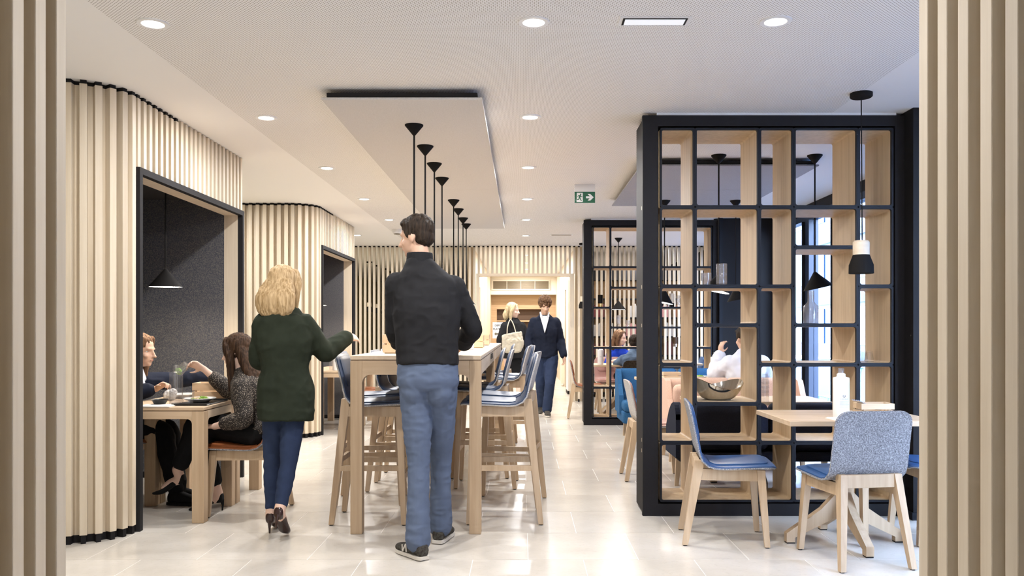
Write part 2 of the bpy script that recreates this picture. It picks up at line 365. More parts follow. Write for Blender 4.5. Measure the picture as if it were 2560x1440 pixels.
def booth(dy, label, nside):
    """slatted dining booth: rounded near corner, opening towards the aisle, dark fabric inside. local frame = world shifted by dy"""
    b = thing('dining_booth', label, 'booth', (0, dy, 0))
    X = -2.36; yc = 4.86; r = .30; cx, cy = X - r, yc + r
    # side slats (facing the camera), corner slats, aisle slats
    for i in range(nside):
        xx = cx - .03 - i * .082
        place(slat_mesh(.05, 2.668), 'slat', b, (xx, yc, 0), 0); place(cap_me, 'cap', b, (xx, yc, 0), 0); place(foot_me, 'foot', b, (xx, yc, 0), 0)
    for i in range(6):
        a = R(8 + i * 15.6)
        px, py = cx + r * math.sin(a), cy - r * math.cos(a)
        place(slat_mesh(.05, 2.668), 'slat', b, (px, py, 0), a); place(cap_me, 'cap', b, (px, py, 0), a); place(foot_me, 'foot', b, (px, py, 0), a)
    n = 24; y0 = 5.205
    for i in range(n):
        yy = y0 + i * .0825
        place(slat_mesh(2.243, 2.668 if i < 8 else 2.687), 'slat', b, (X, yy, 0), R(90))
        if i < 8: place(cap_me, 'cap', b, (X, yy, 0), R(90))
    # backing board
    poly = [(cx - nside * .082 - .1, yc + .05)]
    ri = r - .05
    for i in range(9):
        a = R(i * 11.25); poly.append((cx + ri * math.sin(a), cy - ri * math.cos(a)))
    poly += [(X - .05, 5.2)]
    inner = [(p[0] - .0, p[1] + .03) for p in poly]
    inner = []
    for i in range(9):
        a = R(i * 11.25); inner.append((cx + (ri - .03) * math.sin(a), cy - (ri - .03) * math.cos(a)))
    inner = [(poly[0][0], yc + .08)] + inner + [(X - .08, 5.2)]
    full = poly + inner[::-1]
    MB().prism(full, .045, 2.668, 'xy').build('backing', M['slat'], b)
    MB().prism([(p[0], p[1]) for p in full], 0, .045, 'xy').build('plinth', M['black'], b)
    MB().prism([(p[0], p[1]) for p in full], 2.668, CE, 'xy').build('top_plate', M['black'], b)
    MB().box((X - .08, 5.2, 2.243), (X - .05, 7.13, CE)).build('backing', M['slat'], b)
    # charcoal frame round the opening, maple reveal
    fm = M['frame']
    MB().box((X - .03, 5.188, 0), (X + .012, 5.228, 2.243)).build('frame_post', fm, b)
    MB().box((X - .03, 7.098, 0), (X + .012, 7.138, 2.243)).build('frame_post', fm, b)
    MB().box((X - .03, 5.228, 2.203), (X + .012, 7.098, 2.243)).build('frame_head', fm, b)
    MB().box((X - .145, 5.20, .05), (X - .03, 5.228, 2.23)).build('reveal', M['slat'], b)
    MB().box((X - .145, 7.098, .05), (X - .03, 7.13, 2.23)).build('reveal', M['slat'], b)
    MB().box((X - .145, 5.228, 2.203), (X - .03, 7.098, 2.23)).build('reveal', M['slatx'], b)
    MB().box((X - .145, 7.10, 0), (X - .03, 7.13, .05)).build('reveal_foot', M['black'], b)
    # dark fabric lining
    MB().box((-4.2, 7.098, 0), (X - .145, 7.13, 2.36)).build('lining_panel', M['lining'], b)
    MB().box((-4.2, 5.16, 0), (X - .145, 5.19, 2.36)).build('lining_panel', M['lining'], b)
    MB().box((-4.25, 5.16, 0), (-4.2, 7.13, 2.36)).build('lining_panel', M['lining'], b)
    MB().box((-4.25, 5.16, 2.335), (X - .145, 7.13, 2.40)).build('lining_ceiling', M['liningdark'], b)
    MB().box((-4.2, 7.083, 0), (X - .15, 7.098, .05)).build('skirting', M['black'], b)
    return b
booth(0, 'near slatted dining booth with dark speckled lining and two seated women', 3)
booth(4.76, 'far slatted dining booth behind the walking blonde woman', 9)

# far slat partition with portal
sp = thing('slat_partition', 'open timber slat screen across the far end of the room', 'partition', (0, 14.55, 0))
xx = -4.2
while xx < 3.28:
    if not (-.80 < xx < .93):
        place(slat_mesh(.05, 2.668, .038, .06), 'slat', sp, (xx, 0, 0)); place(cap_me, 'cap', sp, (xx, 0, 0)); place(foot_me, 'foot', sp, (xx, 0, 0))
    else:
        place(slat_mesh(2.215, 2.668, .038, .06), 'slat', sp, (xx, 0, 0)); place(cap_me, 'cap', sp, (xx, 0, 0))
    xx += .0785
pt = thing('portal_frame', 'pale timber doorway frame leading through the slat screen', 'doorway', (0, 14.62, 0))
MB().box((-.74, -.07, 2.17), (.83, .13, 2.215)).build('header', M['slatx'], pt)
MB().box((-.79, -.07, 0), (-.74, .13, 2.215)).build('jamb', M['slat'], pt)
MB().box((.83, -.07, 0), (.90, .13, 2.215)).build('jamb', M['slat'], pt)
# corridor beyond
cw = MB(); cw.box((-.95, 14.76, 0), (-.85, 16.2, CE)); cw.box((-.95, 17.2, 0), (-.85, 25.0, CE)); cw.box((-.95, 16.2, 2.1), (-.85, 17.2, CE))
struct(cw.build('wall_corridor_left', M['corridor']))
cw = MB(); cw.box((.93, 14.76, 0), (1.05, 16.9, CE)); cw.box((.93, 18.3, 0), (1.05, 19.0, CE)); cw.box((.93, 20.0, 0), (1.05, 25, CE)); cw.box((.93, 16.9, 2.1), (1.05, 18.3, CE)); cw.box((.93, 19.0, 2.1), (1.05, 20.0, CE))
struct(cw.build('wall_corridor_right', M['slat']))
struct(MB().box((.885, 16.3, .06), (.93, 16.9, 2.2)).build('trim_1', M['whitegloss']))
struct(MB().box((.88, 16.28, 0), (.93, 16.92, .06)).build('baseboard_corridor', M['black']))
struct(MB().box((.86, 18.6, .06), (.93, 18.9, 2.3)).build('trim_2', M['cream']))
struct(MB().box((-.85, 22.9, 2.2), (.93, 23.05, CE)).build('wall_kitchen_lintel', M['cream']))
vg = thing('vent_grille', 'long ventilation grille in the cream wall above the kitchen', 'vent', (-.03, 22.89, 2.46))
MB().box((-.80, -.02, -.135), (.80, 0, .135)).build('surround', M['cream'], vg)
MB().box((-.76, -.03, -.105), (.76, -.02, .105)).build('grille_back', M['mesh'], vg)
for i in range(8): MB().box((-.76, -.036, -.10 + i * .026), (.76, -.03, -.092 + i * .026)).build('louvre', M['mesh'], vg)
for i in range(5): MB().box((-.76 + i * .38 - .006, -.04, -.105), (-.76 + i * .38 + .006, -.03, .105)).build('divider', M['cream'], vg)
kc = thing('kitchen_cabinet', 'oak kitchen wall unit with dark recesses beyond the doorway', 'cabinet', (0, 23.4, 0))
MB().box((-.85, 0, 1.82), (.93, .3, 2.24)).build('upper_panel', M['kitchen'], kc)
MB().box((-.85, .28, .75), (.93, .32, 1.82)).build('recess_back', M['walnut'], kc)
MB().box((-.85, 0, .75), (-.70, .28, 1.82)).build('side_panel', M['kitchen'], kc)
MB().box((.60, 0, 1.5), (.93, .28, 1.82)).build('side_panel', M['kitchen'], kc)
MB().box((-.70, .02, 1.47), (.93, .28, 1.51)).build('shelf', M['kitchen'], kc)
MB().box((-.85, -.25, .72), (.93, .28, .78)).build('counter', M['cream'], kc)
for i in range(3): MB().box((-.84 + i * .59, -.22, .12), (-.26 + i * .59, .28, .72)).build('door', M['kitchen'], kc)
MB().box((-.85, -.18, 0), (.93, .28, .12)).build('plinth', M['black'], kc)

# dark bookcase with books behind the screen on the right
bs = thing('book_shelving', 'tall shelving of books behind the slat screen on the right', 'bookcase', (0, 15.6, 0))
MB().box((.95, .30, 0), (3.28, .34, 2.16)).build('back_panel', M['kitchen'], bs)
MB().box((.95, 0, 2.16), (3.28, .34, 2.42)).build('top_fascia', M['black'], bs)
for i in range(6): MB().box((.95, 0, .05 + i * .35), (3.28, .30, .075 + i * .35)).build('shelf', M['edge'], bs)
for i in range(4): MB().box((.94 + i * .77, 0, 0), (.965 + i * .77, .30, 2.16)).build('upright', M['edge'], bs)
BC = {'dark red': (.16, .035, .04), 'dusty pink': (.50, .25, .26), 'charcoal': (.04, .04, .05), 'pale grey': (.45, .44, .44), 'maroon': (.10, .03, .03), 'rust brown': (.30, .13, .07)}
BM = {k_: mat('book_cloth_' + k_.replace(' ', '_'), v_, .7) for k_, v_ in BC.items()}
BME = {}
for k_ in BC:
    q = MB().box((-.017, 0, 0), (.017, .18, .24), .002); BME[k_] = q.mesh('book', BM[k_])
rows = [(1.475, ['dark red', 'maroon', 'dusty pink', 'pale grey', 'rust brown'], 'top'), (1.125, ['dusty pink', 'charcoal', 'pale grey'], 'second'), (.775, ['charcoal', 'charcoal', 'maroon'], 'third'), (.425, ['charcoal', 'rust brown'], 'lowest')]
for z, cs, nm in rows:
    xx = 1.0
    while xx < 3.2:
        run = random.randint(3, 6); c_ = random.choice(cs)
        for j in range(run):
            if any(abs(xx - (.9525 + i * .77)) < .04 for i in range(4)): xx += .04; continue
            if xx > 3.22: break
            o = place(BME[c_], 'book', None, (xx, 15.62, z)); o.scale = (1, 1, random.uniform(.86, 1.08))
            tag(o, '%s book on the %s filled shelf behind the slat screen' % (c_, nm), 'book', 'books behind the slat screen'); xx += .037
        xx += random.uniform(.02, .16)

# near portal walls beside the camera
def near_wall(sx, X, Yend, label):
    b = thing('slat_wall', label, 'slatted wall', (X, 0, 0))
    MB().box((min(0, sx * .3) + (sx * .062 if sx > 0 else 0), -1.6, 0), (max(0, sx * .3) + (sx * .062 if sx < 0 else 0), Yend - .006, CE)).build('backing', M['slat'], b)
    y = Yend - .02
    me = slat_mesh(.0, CE - .004, .040, .062)
    while y > -1.6:
        place(me, 'slat', b, (0, y, 0), R(90) if sx < 0 else R(-90)); y -= .082
    return b
near_wall(-1, -1.05, 1.944, 'blurred slatted wall at the left edge beside the camera')
near_wall(1, .865, 1.84, 'blurred slatted wall at the right edge beside the camera')
# ------------------------------------------------------------ lamps in the ceiling
trim_me = MB().lathe([(.050, -.001), (.052, -.006), (.072, -.006), (.074, 0), (.074, .002)], 28).mesh('trim', M['whitegloss'], 40)
lens_me = MB().lathe([(0, -.003), (.051, -.003)], 28).mesh('lens', M['lens'])
def downlight(x, y, label, pw=26, col=(1, .985, .985), light=True):
    t = thing('downlight', label, 'downlight', (x, y, CE), group='recessed ceiling downlights')
    place(trim_me, 'trim', t); place(lens_me, 'lens', t)
    if light:
        l = bpy.data.lights.new('downlight_lamp', 'AREA'); l.shape = 'DISK'; l.size = .10; l.energy = pw * .93; l.color = col
        lo = bpy.data.objects.new('downlight_lamp', l); COL.objects.link(lo); lo.parent = t; lo.location = (0, 0, -.012)
    return t
WL = (1, .86, .68)
for i, y in enumerate((3.99, 5.76, 7.55, 9.33, 11.08, 12.86)):
    downlight(-1.745, y, '%s round downlight from the camera in the left ceiling row' % ORD[i], 21)
for i, y in enumerate((3.97, 5.74, 7.52, 9.33, 11.08, 12.96)):
    downlight(.055, y, '%s round downlight from the camera in the middle ceiling row' % ORD[i], 23)
downlight(1.19, 3.96, 'round downlight nearest the camera on the right side', 14, (1, .95, .88))
downlight(-2.52, 12.9, 'round downlight above the end of the far booth', 20)
downlight(1.41, 12.3, 'round downlight seen through the top of the far shelving unit', 22, (1, .93, .84))
downlight(2.55, 13.2, 'round downlight above the far dining bay beside the windows', 22, (1, .93, .84))
for i, y in enumerate((16.3, 18.2, 20.1, 22.0)): downlight(.1, y, '%s round downlight in the corridor beyond the doorway' % ORD[i], 44)
downlight(-3.3, 16.2, 'round downlight in the ochre room behind the slat screen', 40)
downlight(2.2, 15.3, 'round downlight above the book shelving behind the slat screen', 34)
downlight(-3.3, 8.6, 'round downlight in the gap between the two booths', 26)
for i, x in enumerate((-1.4, .055, 1.4)): downlight(x, 2.2, 'round downlight above the entry, %s of three' % ('left', 'middle', 'right')[i], 9)  # row out of view, added to bring more light onto the shelving
# emergency luminaire
el = thing('emergency_light', 'rectangular recessed light panel in the perforated ceiling', 'ceiling light', (.62, 3.955, CE))
MB().box((-.165, -.055, -.005), (.165, .055, 0)).build('surround', M['whitegloss'], el)
MB().box((-.15, -.042, -.007), (.15, .042, -.005)).build('bezel', M['frame'], el)
MB().box((-.14, -.034, -.009), (.14, .034, -.007)).build('diffuser', M['ledpanel'], el)
e2 = thing('ceiling_vent', 'small flat rectangular vent in the far ceiling', 'vent', (.60, 12.85, CE))
MB().box((-.17, -.05, -.006), (.17, .05, 0)).build('plate', M['whitegloss'], e2); MB().box((-.15, -.03, -.008), (.15, .03, -.006)).build('grille', M['mesh'], e2)
sd = thing('smoke_detector', 'round white smoke detector on the far left ceiling', 'smoke detector', (-1.80, 12.2, CE))
MB().lathe([(0, -.06), (.06, -.058), (.075, -.035), (.075, 0)], 20).build('housing', M['whitegloss'], sd, 40); MB().lathe([(.05, -.062), (.052, -.066), (.03, -.066), (.028, -.061)], 20).build('sensor_ring', M['mesh'], sd)
# exit sign
ex = thing('exit_sign', 'green emergency exit sign with running figure and arrow under the ceiling', 'exit sign', (.625, 8.4, 2.56))
MB().box((-.10, 0, .055), (.10, .03, .13)).build('housing', M['whitegloss'], ex)
MB().box((-.102, -.004, -.055), (.102, .006, .055)).build('plate', M['green'], ex)
s = .2 / 1440; gx = lambda u: (u - 1155) * s; gz = lambda v: -(v - 820) * s * 1.0
door = [(580, 495), (1010, 495), (1010, 1110), (985, 1155), (545, 1155), (575, 1110), (575, 1040), (495, 1025), (575, 940)]
MB().prism([(gx(u), gz(v)) for u, v in door], -.005, -.0035, 'xz').build('pictogram_door', M['signwhite'], ex)
ar = [(1240, 745), (1510, 745), (1355, 580), (1540, 580), (1785, 820), (1545, 1055), (1355, 1055), (1510, 890), (1240, 890)]
MB().prism([(gx(u), gz(v)) for u, v in ar], -.0055, -.0035, 'xz').build('pictogram_arrow', M['signwhite'], ex)
rm = MB()
for poly in ([(690, 670), (870, 670), (930, 770), (1012, 780), (1012, 815), (905, 810), (870, 755), (825, 850), (940, 1085), (890, 1095), (770, 890), (745, 1000), (540, 1000), (515, 960), (700, 950), (740, 720), (700, 720), (650, 800), (610, 795)],):
    rm.prism([(gx(u), gz(v)) for u, v in poly], -.0065, -.0045, 'xz')
rm.prism([(gx(855 + 52 * math.cos(a * .393)), gz(610 + 52 * math.sin(a * .393))) for a in range(16)], -.0065, -.0045, 'xz')
rm.build('pictogram_figure', M['green'], ex)
# hung acoustic panels
def panel(name, x0, x1, ys, label, mt):
    t = thing(name, label, 'acoustic panel', ((x0 + x1) / 2, ys[0], 2.62)); w = (x1 - x0) / 2
    for a, b in zip(ys[:-1], ys[1:]):
        MB().box((-w, a - ys[0] + .002, 0), (w, b - ys[0] - .002, .014), .002).build('felt_board', mt, t)
    L = ys[-1] - ys[0]
    MB().box((-w + .03, .012, .020), (w - .03, .03, .045)).build('edge_rail', M['frame'], t); MB().box((-w + .03, L - .03, .014), (w - .03, L - .01, .045)).build('edge_rail', M['frame'], t)
    MB().box((-w + .03, .03, .014), (-w + .05, L - .03, .045)).build('edge_rail', M['frame'], t); MB().box((w - .05, .03, .014), (w - .03, L - .03, .045)).build('edge_rail', M['frame'], t)
    for sx in (-.6, .6):
        for sy in (.2, L / 2 + .1, L - .2): MB().tube([(sx * w, sy, .012), (sx * w, sy, CE - 2.62)], .004, 6).build('hanger', M['chrome'], t)
panel('acoustic_panel', -1.203, -.238, (5.055, 8.29, 11.5), 'long pale grey acoustic panel hung above the high tables', M['panel'])
panel('acoustic_panel', 1.0, 2.50, (7.10, 8.32, 9.4), 'blue-grey acoustic panel hung behind the near shelving unit', M['panelcool'])

# ------------------------------------------------------------ pendants
can_me = MB().lathe([(0, -.075), (.007, -.073), (.062, -.006), (.062, 0), (0, 0)], 28).mesh('canopy', M['lampblack'], 40)
shade_me = MB().lathe([(.011, .135), (.120, .002), (.121, 0), (.1185, .001), (.010, .131)], 36).mesh('shade', M['lampblack'], 40)
inner_me = MB().lathe([(.009, .128), (.1165, .0025)], 36).mesh('shade_lining', M['lampin'], 40)
def cone_lamp(x, y, ztop, zbot, label, tilt=0, tdir=0, power=3, group='black cone pendants'):
    t = thing('cone_pendant', label, 'pendant lamp', (x, y, ztop), group=group)
    place(can_me, 'canopy', t)
    h = ztop - zbot
    MB().tube([(0, 0, -.07), (0, 0, -h + .13)], .0065, 8).build('rod', M['lampblack'], t)
    s_ = place(shade_me, 'shade', t); s_.location = (0, 0, -h); s_.rotation_euler = Matrix.Rotation(R(tdir), 3, 'Z').to_euler(); 
    rot = Matrix.Rotation(tilt and R(tilt), 3, Vector((math.cos(R(tdir)), math.sin(R(tdir)), 0))) if tilt else Matrix.Identity(3)
    s_.rotation_euler = rot.to_euler(); s_.location = Vector((0, 0, -h + .13)) - rot @ Vector((0, 0, .13))
    place(inner_me, 'shade_lining', s_)
    l = bpy.data.lights.new('pendant_lamp', 'POINT'); l.energy = power; l.color = (1, .85, .66); l.shadow_soft_size = .025
    lo = bpy.data.objects.new('pendant_lamp', l); COL.objects.link(lo); lo.parent = t; lo.location = (0, 0, -h + .045)
    return t
for i, y in enumerate((5.68, 6.33, 6.99, 7.66, 8.96, 9.62, 10.39, 10.98)):
    cone_lamp(-.726, y, 2.62, 1.57 + (.04 if i == 6 else 0), '%s black cone pendant from the camera over the high tables' % ORD[i], (0, 8, 0, 6, 0, 10, 14, 0)[i], 90, 3)
cone_lamp(-2.66, 6.30, 2.335, 1.56, 'black cone pendant hanging inside the near booth', power=9)
cone_lamp(-2.66, 11.0, 2.335, 1.56, 'black cone pendant hanging inside the far booth', power=9)
cone_lamp(1.632, 7.0, CE, 1.56, 'left tilted cone pendant just behind the near shelving unit', 14, 90, 5)
cone_lamp(2.429, 7.0, CE, 1.585, 'right tilted cone pendant with bright underside behind the near shelving unit', -13, 90, 5)
cone_lamp(1.52, 9.0, 2.62, 1.53, 'left far cone pendant over the table with the white-shirted man', 12, 90, 5)
cone_lamp(2.28, 9.0, 2.62, 1.56, 'right far cone pendant over the table with the white-shirted man', -12, 90, 5)
cone_lamp(1.52, 13.3, CE, 1.56, 'cone pendant lit above the woman in blue', 0, 0, 5)
def cup_lamp(x, y, zbot, label):
    t = thing('cup_pendant', label, 'pendant lamp', (x, y, CE), group='black and wood cup pendants')
    h = CE - zbot
    MB().lathe([(0, -.028), (.060, -.028), (.066, -.022), (.066, 0), (0, 0)], 28).build('canopy', M['lampblack'], t, 40)
    MB().tube([(0, 0, -.028), (.003, 0, -.4), (.006, 0, -h + .20)], .0035, 6).build('cord', M['lampblack'], t)
    MB().lathe([(0, -h + .202), (.040, -h + .202), (.049, -h + .193), (.049, -h + .115), (0, -h + .115)], 28).build('wood_cap', M['slatx'], t, 40)
    sh = MB().lathe([(.049, -h + .115), (.072, -h + .052), (.073, -h + .002), (.071, -h), (.069, -h + .003), (.068, -h + .05), (.045, -h + .11)], 28).build('shade', M['lampblack'], t, 40)
    MB().lathe([(0, -h + .03), (.025, -h + .035), (.03, -h + .06), (0, -h + .1)], 16).build('bulb', M['lampin'], sh, 60)
    return t
cup_lamp(2.077, 5.168, 1.585, 'pendant with pale wood cap and black cup over the right dining table')
for i in range(5): cup_lamp(-3.24, 17.9 + i, 1.62, '%s wood and black cup pendant in the ochre room behind the slats' % ORD[i])
cup_lamp(1.02, 14.1, 1.6, 'wood and black cup pendant beside the far shelving unit')
cup_lamp(1.95, 12.1, 1.58, 'wood and black cup pendant behind the far shelving unit')

# ------------------------------------------------------------ chairs and stools (local: facing +X)
def shell_surface(prof, width, t0, t1, u0=0., u1=1., wf=1., round_=.07, bulge=0., nv=12):
    """strip along a side profile, offset t0..t1 along its normal, rounded ends"""
    pts = catmull([(p[0], 0, p[1]) for p in prof], 5); L = [0]
    for a, b in zip(pts, pts[1:]): L.append(L[-1] + (b - a).length)
    tot = L[-1]; n = 26; rows = []
    for i in range(n + 1):
        d = (u0 + (u1 - u0) * (.5 - .5 * math.cos(math.pi * i / n))) * tot
        j = max(k for k in range(len(L)) if L[k] <= d + 1e-9); j = min(j, len(pts) - 2)
        tt = (d - L[j]) / (L[j + 1] - L[j]); p = pts[j].lerp(pts[j + 1], tt); tg = (pts[j + 1] - pts[j]).normalized()
        nrm = Vector((-tg.z, 0, tg.x)); nrm = nrm if nrm.z + nrm.x > 0 else -nrm
        e = min(d - u0 * tot, u1 * tot - d); hw = width(d / tot) * wf / 2
        if e < round_: q = 1 - e / round_; hw -= round_ * (1 - math.sqrt(max(0, 1 - q * q)))
        rows.append((p, nrm, hw, min(1, e / .02)))
    m_ = MB(); vs = []
    for lvl in (0, 1):
        for p, nr, hw, ee in rows:
            for j in range(nv + 1):
                v = -1 + 2 * j / nv; off = (t0, t1)[lvl]
                if lvl: off += bulge * (1 - abs(v) ** 6) * ee
                vs.append((p + nr * off + Vector((0, v * hw, 0)))[:])
    W = nv + 1; N = (n + 1) * W; fs = []
    for i in range(n):
        for j in range(nv):
            a = i * W + j; fs += [(a, a + 1, a + W + 1, a + W), (N + a, N + a + W, N + a + W + 1, N + a + 1)]
        fs += [(i * W, (i + 1) * W, N + (i + 1) * W, N + i * W), (i * W + nv, N + i * W + nv, N + (i + 1) * W + nv, (i + 1) * W + nv)]
    for j in range(nv): fs += [(j, N + j, N + j + 1, j + 1), (n * W + j, n * W + j + 1, N + n * W + j + 1, N + n * W + j)]
    return m_.add(vs, fs)
def chair_meshes(s, rise, stool):
    prof = [(.278, s - .018), (.25, s - .002), (.08, s - .008), (-.05, s - .012), (-.108, s + .004), (-.143, s + .045), (-.160, s + .12), (-.186, s + .26 * rise / .37), (-.212, s + rise)]
    wd = lambda u: .435 if u < .5 else .435 - .02 * (u - .5)
    return dict(shell=shell_surface(prof, wd, -.009, 0), pad=shell_surface(prof, wd, 0, .007, .004, .996, .985, .065, .007),
                seat_pad=shell_surface(prof, wd, .010, .019, .06, .50, .78, .05, .006), back_pad=shell_surface(prof, wd, .010, .018, .70, .97, .78, .05, .005))
PARTS = {}
def make_chair(kind, leather_m, felt_m, wood_m):
    key = (kind, leather_m.name, felt_m.name)
    if key in PARTS: return PARTS[key]
    stool = kind == 'stool'; s, rise = (.775, .31) if stool else (.462, .36)
    c = chair_meshes(s, rise, stool); out = []
    out.append(('shell', c['shell'].mesh('shell', felt_m, 50))); out.append(('leather_cover', c['pad'].mesh('leather_cover', leather_m, 60)))
    out.append(('seat_pad', c['seat_pad'].mesh('seat_pad', leather_m, 60))); out.append(('back_pad', c['back_pad'].mesh('back_pad', leather_m, 60)))
    zt = s + .025
    for sy in (-1, 1):
        out.append(('leg', MB().leg((-.235, sy * .195, .006), (-.150, sy * .150, zt), .032, .056, .030, .040).mesh('leg', wood_m)))
        out.append(('leg', MB().leg((.225, sy * .195, .006), (.192, sy * .168, s - .022), .030, .046, .030, .040).mesh('leg', wood_m)))
        out.append(('side_rail', MB().bar((-.165, sy * .158, s - .055), (.185, sy * .168, s - .055), .026, .065).mesh('side_rail', wood_m)))
        out.append(('glide', MB().lathe([(0, 0), (.012, 0), (.012, .007)], 10, (-.235, sy * .195, 0)).lathe([(0, 0), (.012, 0), (.012, .007)], 10, (.225, sy * .195, 0)).mesh('glide', M['frame'])))
    out.append(('rear_rail', MB().box((-.174, -.135, s - .045), (-.146, .135, s + .024), .002).mesh('rear_rail', wood_m)))
    out.append(('front_rail', MB().box((.18, -.15, s - .08), (.205, .15, s - .026)).mesh('front_rail', wood_m)))
    if stool:
        lerp = lambda a, b, t: a + (b - a) * t
        f = .36 / s; xr, xf = lerp(-.235, -.150, f), lerp(.225, .192, f); yy = lerp(.195, .16, f)
        for sy in (-1, 1): out.append(('side_stretcher', MB().bar((xr, sy * yy, .36), (xf, sy * yy, .36), .022, .034).mesh('side_stretcher', wood_m)))
        out.append(('rear_stretcher', MB().bar((xr, -yy, .405), (xr, yy, .405), .022, .034).mesh('rear_stretcher', wood_m)))
        out.append(('footrest', MB().bar((xf + .004, -yy, .30), (xf + .004, yy, .30), .024, .036).mesh('footrest', wood_m)))
    PARTS[key] = out; return out
def chair(name, x, y, rz, label, kind='chair', lm='lblue', fm='felt', group=None, wm='oak'):
    t = thing(name, label, 'stool' if kind == 'stool' else 'chair', (x, y, 0), R(rz), group)
    for n_, me in make_chair(kind, M[lm], M[fm], M[wm]): place(me, n_, t)
    return t
# right dining table group
chair('dining_chair', 1.195, 5.02, -7, 'blue leather dining chair seen from the side, left of the right dining table', lm='lblue2', fm='felt')
chair('dining_chair', 1.795, 4.57, 98, 'dining chair with grey felt back turned to the camera', lm='lblue2', fm='felt')
chair('dining_chair', 2.50, 5.02, 180, 'blue dining chair half hidden at the right edge of the room', lm='lblue2', fm='felt')
# booth chairs
chair('dining_chair', -1.86, 5.78, 182, 'cognac leather chair under the woman with long dark hair', lm='lcognac', fm='felt')
chair('dining_chair', -2.92, 6.08, 0, 'brown leather chair under the woman in the dark blazer', lm='lcognac', fm='felt')
chair('dining_chair', -1.93, 10.62, 181, 'brown leather chair at the far booth table, nearer of two', lm='lcognac', fm='felt')
chair('dining_chair', -1.93, 11.2, 179, 'brown leather chair at the far booth table, farther of two', lm='lcognac', fm='felt')
chair('dining_chair', -2.95, 10.62, 0, 'brown leather chair inside the far booth against the dark lining', lm='lcognac', fm='felt')
# bay chairs
chair('dining_chair', 1.09, 7.09, 0, 'rose leather chair with pale felt back left of the near shelving unit', lm='lpink', fm='feltlight')
chair('dining_chair', .89, 11.98, -3, 'brown leather chair standing alone beside the far shelving unit', lm='lcognac', fm='felt')
chair('dining_chair', 1.34, 12.95, -90, 'rose leather chair facing the camera behind the far shelving unit', lm='lpink', fm='feltlight')
chair('dining_chair', 1.60, 11.78, 90, 'dark brown felt-backed chair of the man in the denim jacket', lm='lcognac', fm='feltbrown')
chair('dining_chair', 1.62, 13.45, -80, 'rose leather chair of the woman in blue', lm='lpink', fm='feltlight')
chair('dining_chair', 2.62, 13.2, 180, 'bright blue leather chair at the far right dining table', lm='lblue2', fm='felt')
chair('dining_chair', 2.08, 12.15, 92, 'grey felt-backed chair behind the far shelving unit on the right', lm='lblue2', fm='feltlight')
# bar stools
RS = [(-.115, 5.565, 180, 'nearest navy bar stool on the right side of the high table'), (-.095, 6.07, 172, 'second navy bar stool on the right side, close behind the nearest'),
      (-.285, 6.77, 178, 'third navy bar stool on the right side, pushed well in'), (-.36, 7.25, 180, 'fourth navy bar stool on the right side at the table end'),
      (-.14, 8.25, 176, 'fifth navy bar stool on the right side of the high tables'), (-.10, 8.80, 186, 'sixth navy bar stool on the right side of the high tables'), (-.30, 9.45, 180, 'farthest navy bar stool on the right side of the high tables')]
for x, y, rz, lb in RS: chair('bar_stool', x, y, rz, lb, 'stool', 'lblue', 'feltlight', 'bar stools at the high tables')
LS = [(-.975, 5.555, 0, 'nearest navy bar stool on the left side of the high table'), (-1.09, 6.13, 4, 'second navy bar stool on the left side, pulled out'),
      (-.95, 6.66, 0, 'third navy bar stool on the left side of the high table'), (-.95, 7.15, 0, 'fourth navy bar stool on the left side of the high table'),
      (-.96, 8.2, 0, 'fifth navy bar stool on the left side of the high tables'), (-.96, 9.0, 0, 'farthest navy bar stool on the left side of the high tables')]
for x, y, rz, lb in LS: chair('bar_stool', x, y, rz, lb, 'stool', 'lblue', 'feltlight', 'bar stools at the high tables')

# ------------------------------------------------------------ leg tables
def leg_table(name, x0, x1, y0, y1, h, label, lw=.072, ap=.085, top=.026, r=.05, topm='oaky', group=None):
    t = thing(name, label, 'table', ((x0 + x1) / 2, (y0 + y1) / 2, 0), group=group); a, b = (x1 - x0) / 2, (y1 - y0) / 2
    MB().box((-a, -b, h - top), (a, b, h), .003).build('tabletop', M[topm], t)
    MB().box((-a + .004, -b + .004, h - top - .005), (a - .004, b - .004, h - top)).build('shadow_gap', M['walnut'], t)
    z1 = h - top - .005; z0 = z1 - ap
    for sx in (-1, 1):
        for sy in (-1, 1):
            cx, cy = sx * (a - lw / 2), sy * (b - lw / 2)
            MB().box((cx - lw / 2, cy - lw / 2, 0), (cx + lw / 2, cy + lw / 2, z1), .002).build('leg', M['oak'], t)
    def apron(half):
        pl = [(-half, z1), (-half, z0 - r)]
        for k in range(7): q = R(90 * k / 6); pl.append((-half + r - r * math.cos(q), z0 - r + r * math.sin(q)))
        for k in range(7): q = R(90 - 90 * k / 6); pl.append((half - r + r * math.cos(q), z0 - r + r * math.sin(q)))
        pl += [(half, z0 - r), (half, z1)]; return pl
    for sy in (-1, 1):
        y = sy * (b - lw / 2); MB().prism(apron(a - lw), y - lw / 2 + .001, y + lw / 2 - .001, 'xz').build('apron', M['oakx'], t)
    for sx in (-1, 1):
        x = sx * (a - lw / 2); MB().prism(apron(b - lw), x - lw / 2 + .001, x + lw / 2 - .001, 'yz').build('apron', M['oaky'], t)
    return t
leg_table('high_table', -1.042, -.248, 5.12, 7.62, 1.085, 'near high oak table at which the man in blue jeans stands')
leg_table('high_table', -1.042, -.248, 7.635, 10.12, 1.085, 'second high oak table behind the near one')
leg_table('dining_table', -2.655, -2.04, 5.41, 6.01, .745, 'oak table in the near booth closest to the camera, set with plates', .077, .05, .022, .03, 'oakx')
leg_table('dining_table', -2.655, -2.04, 6.03, 6.62, .745, 'second oak table in the near booth beside the dark-haired woman', .077, .05, .022, .03, 'oakx')
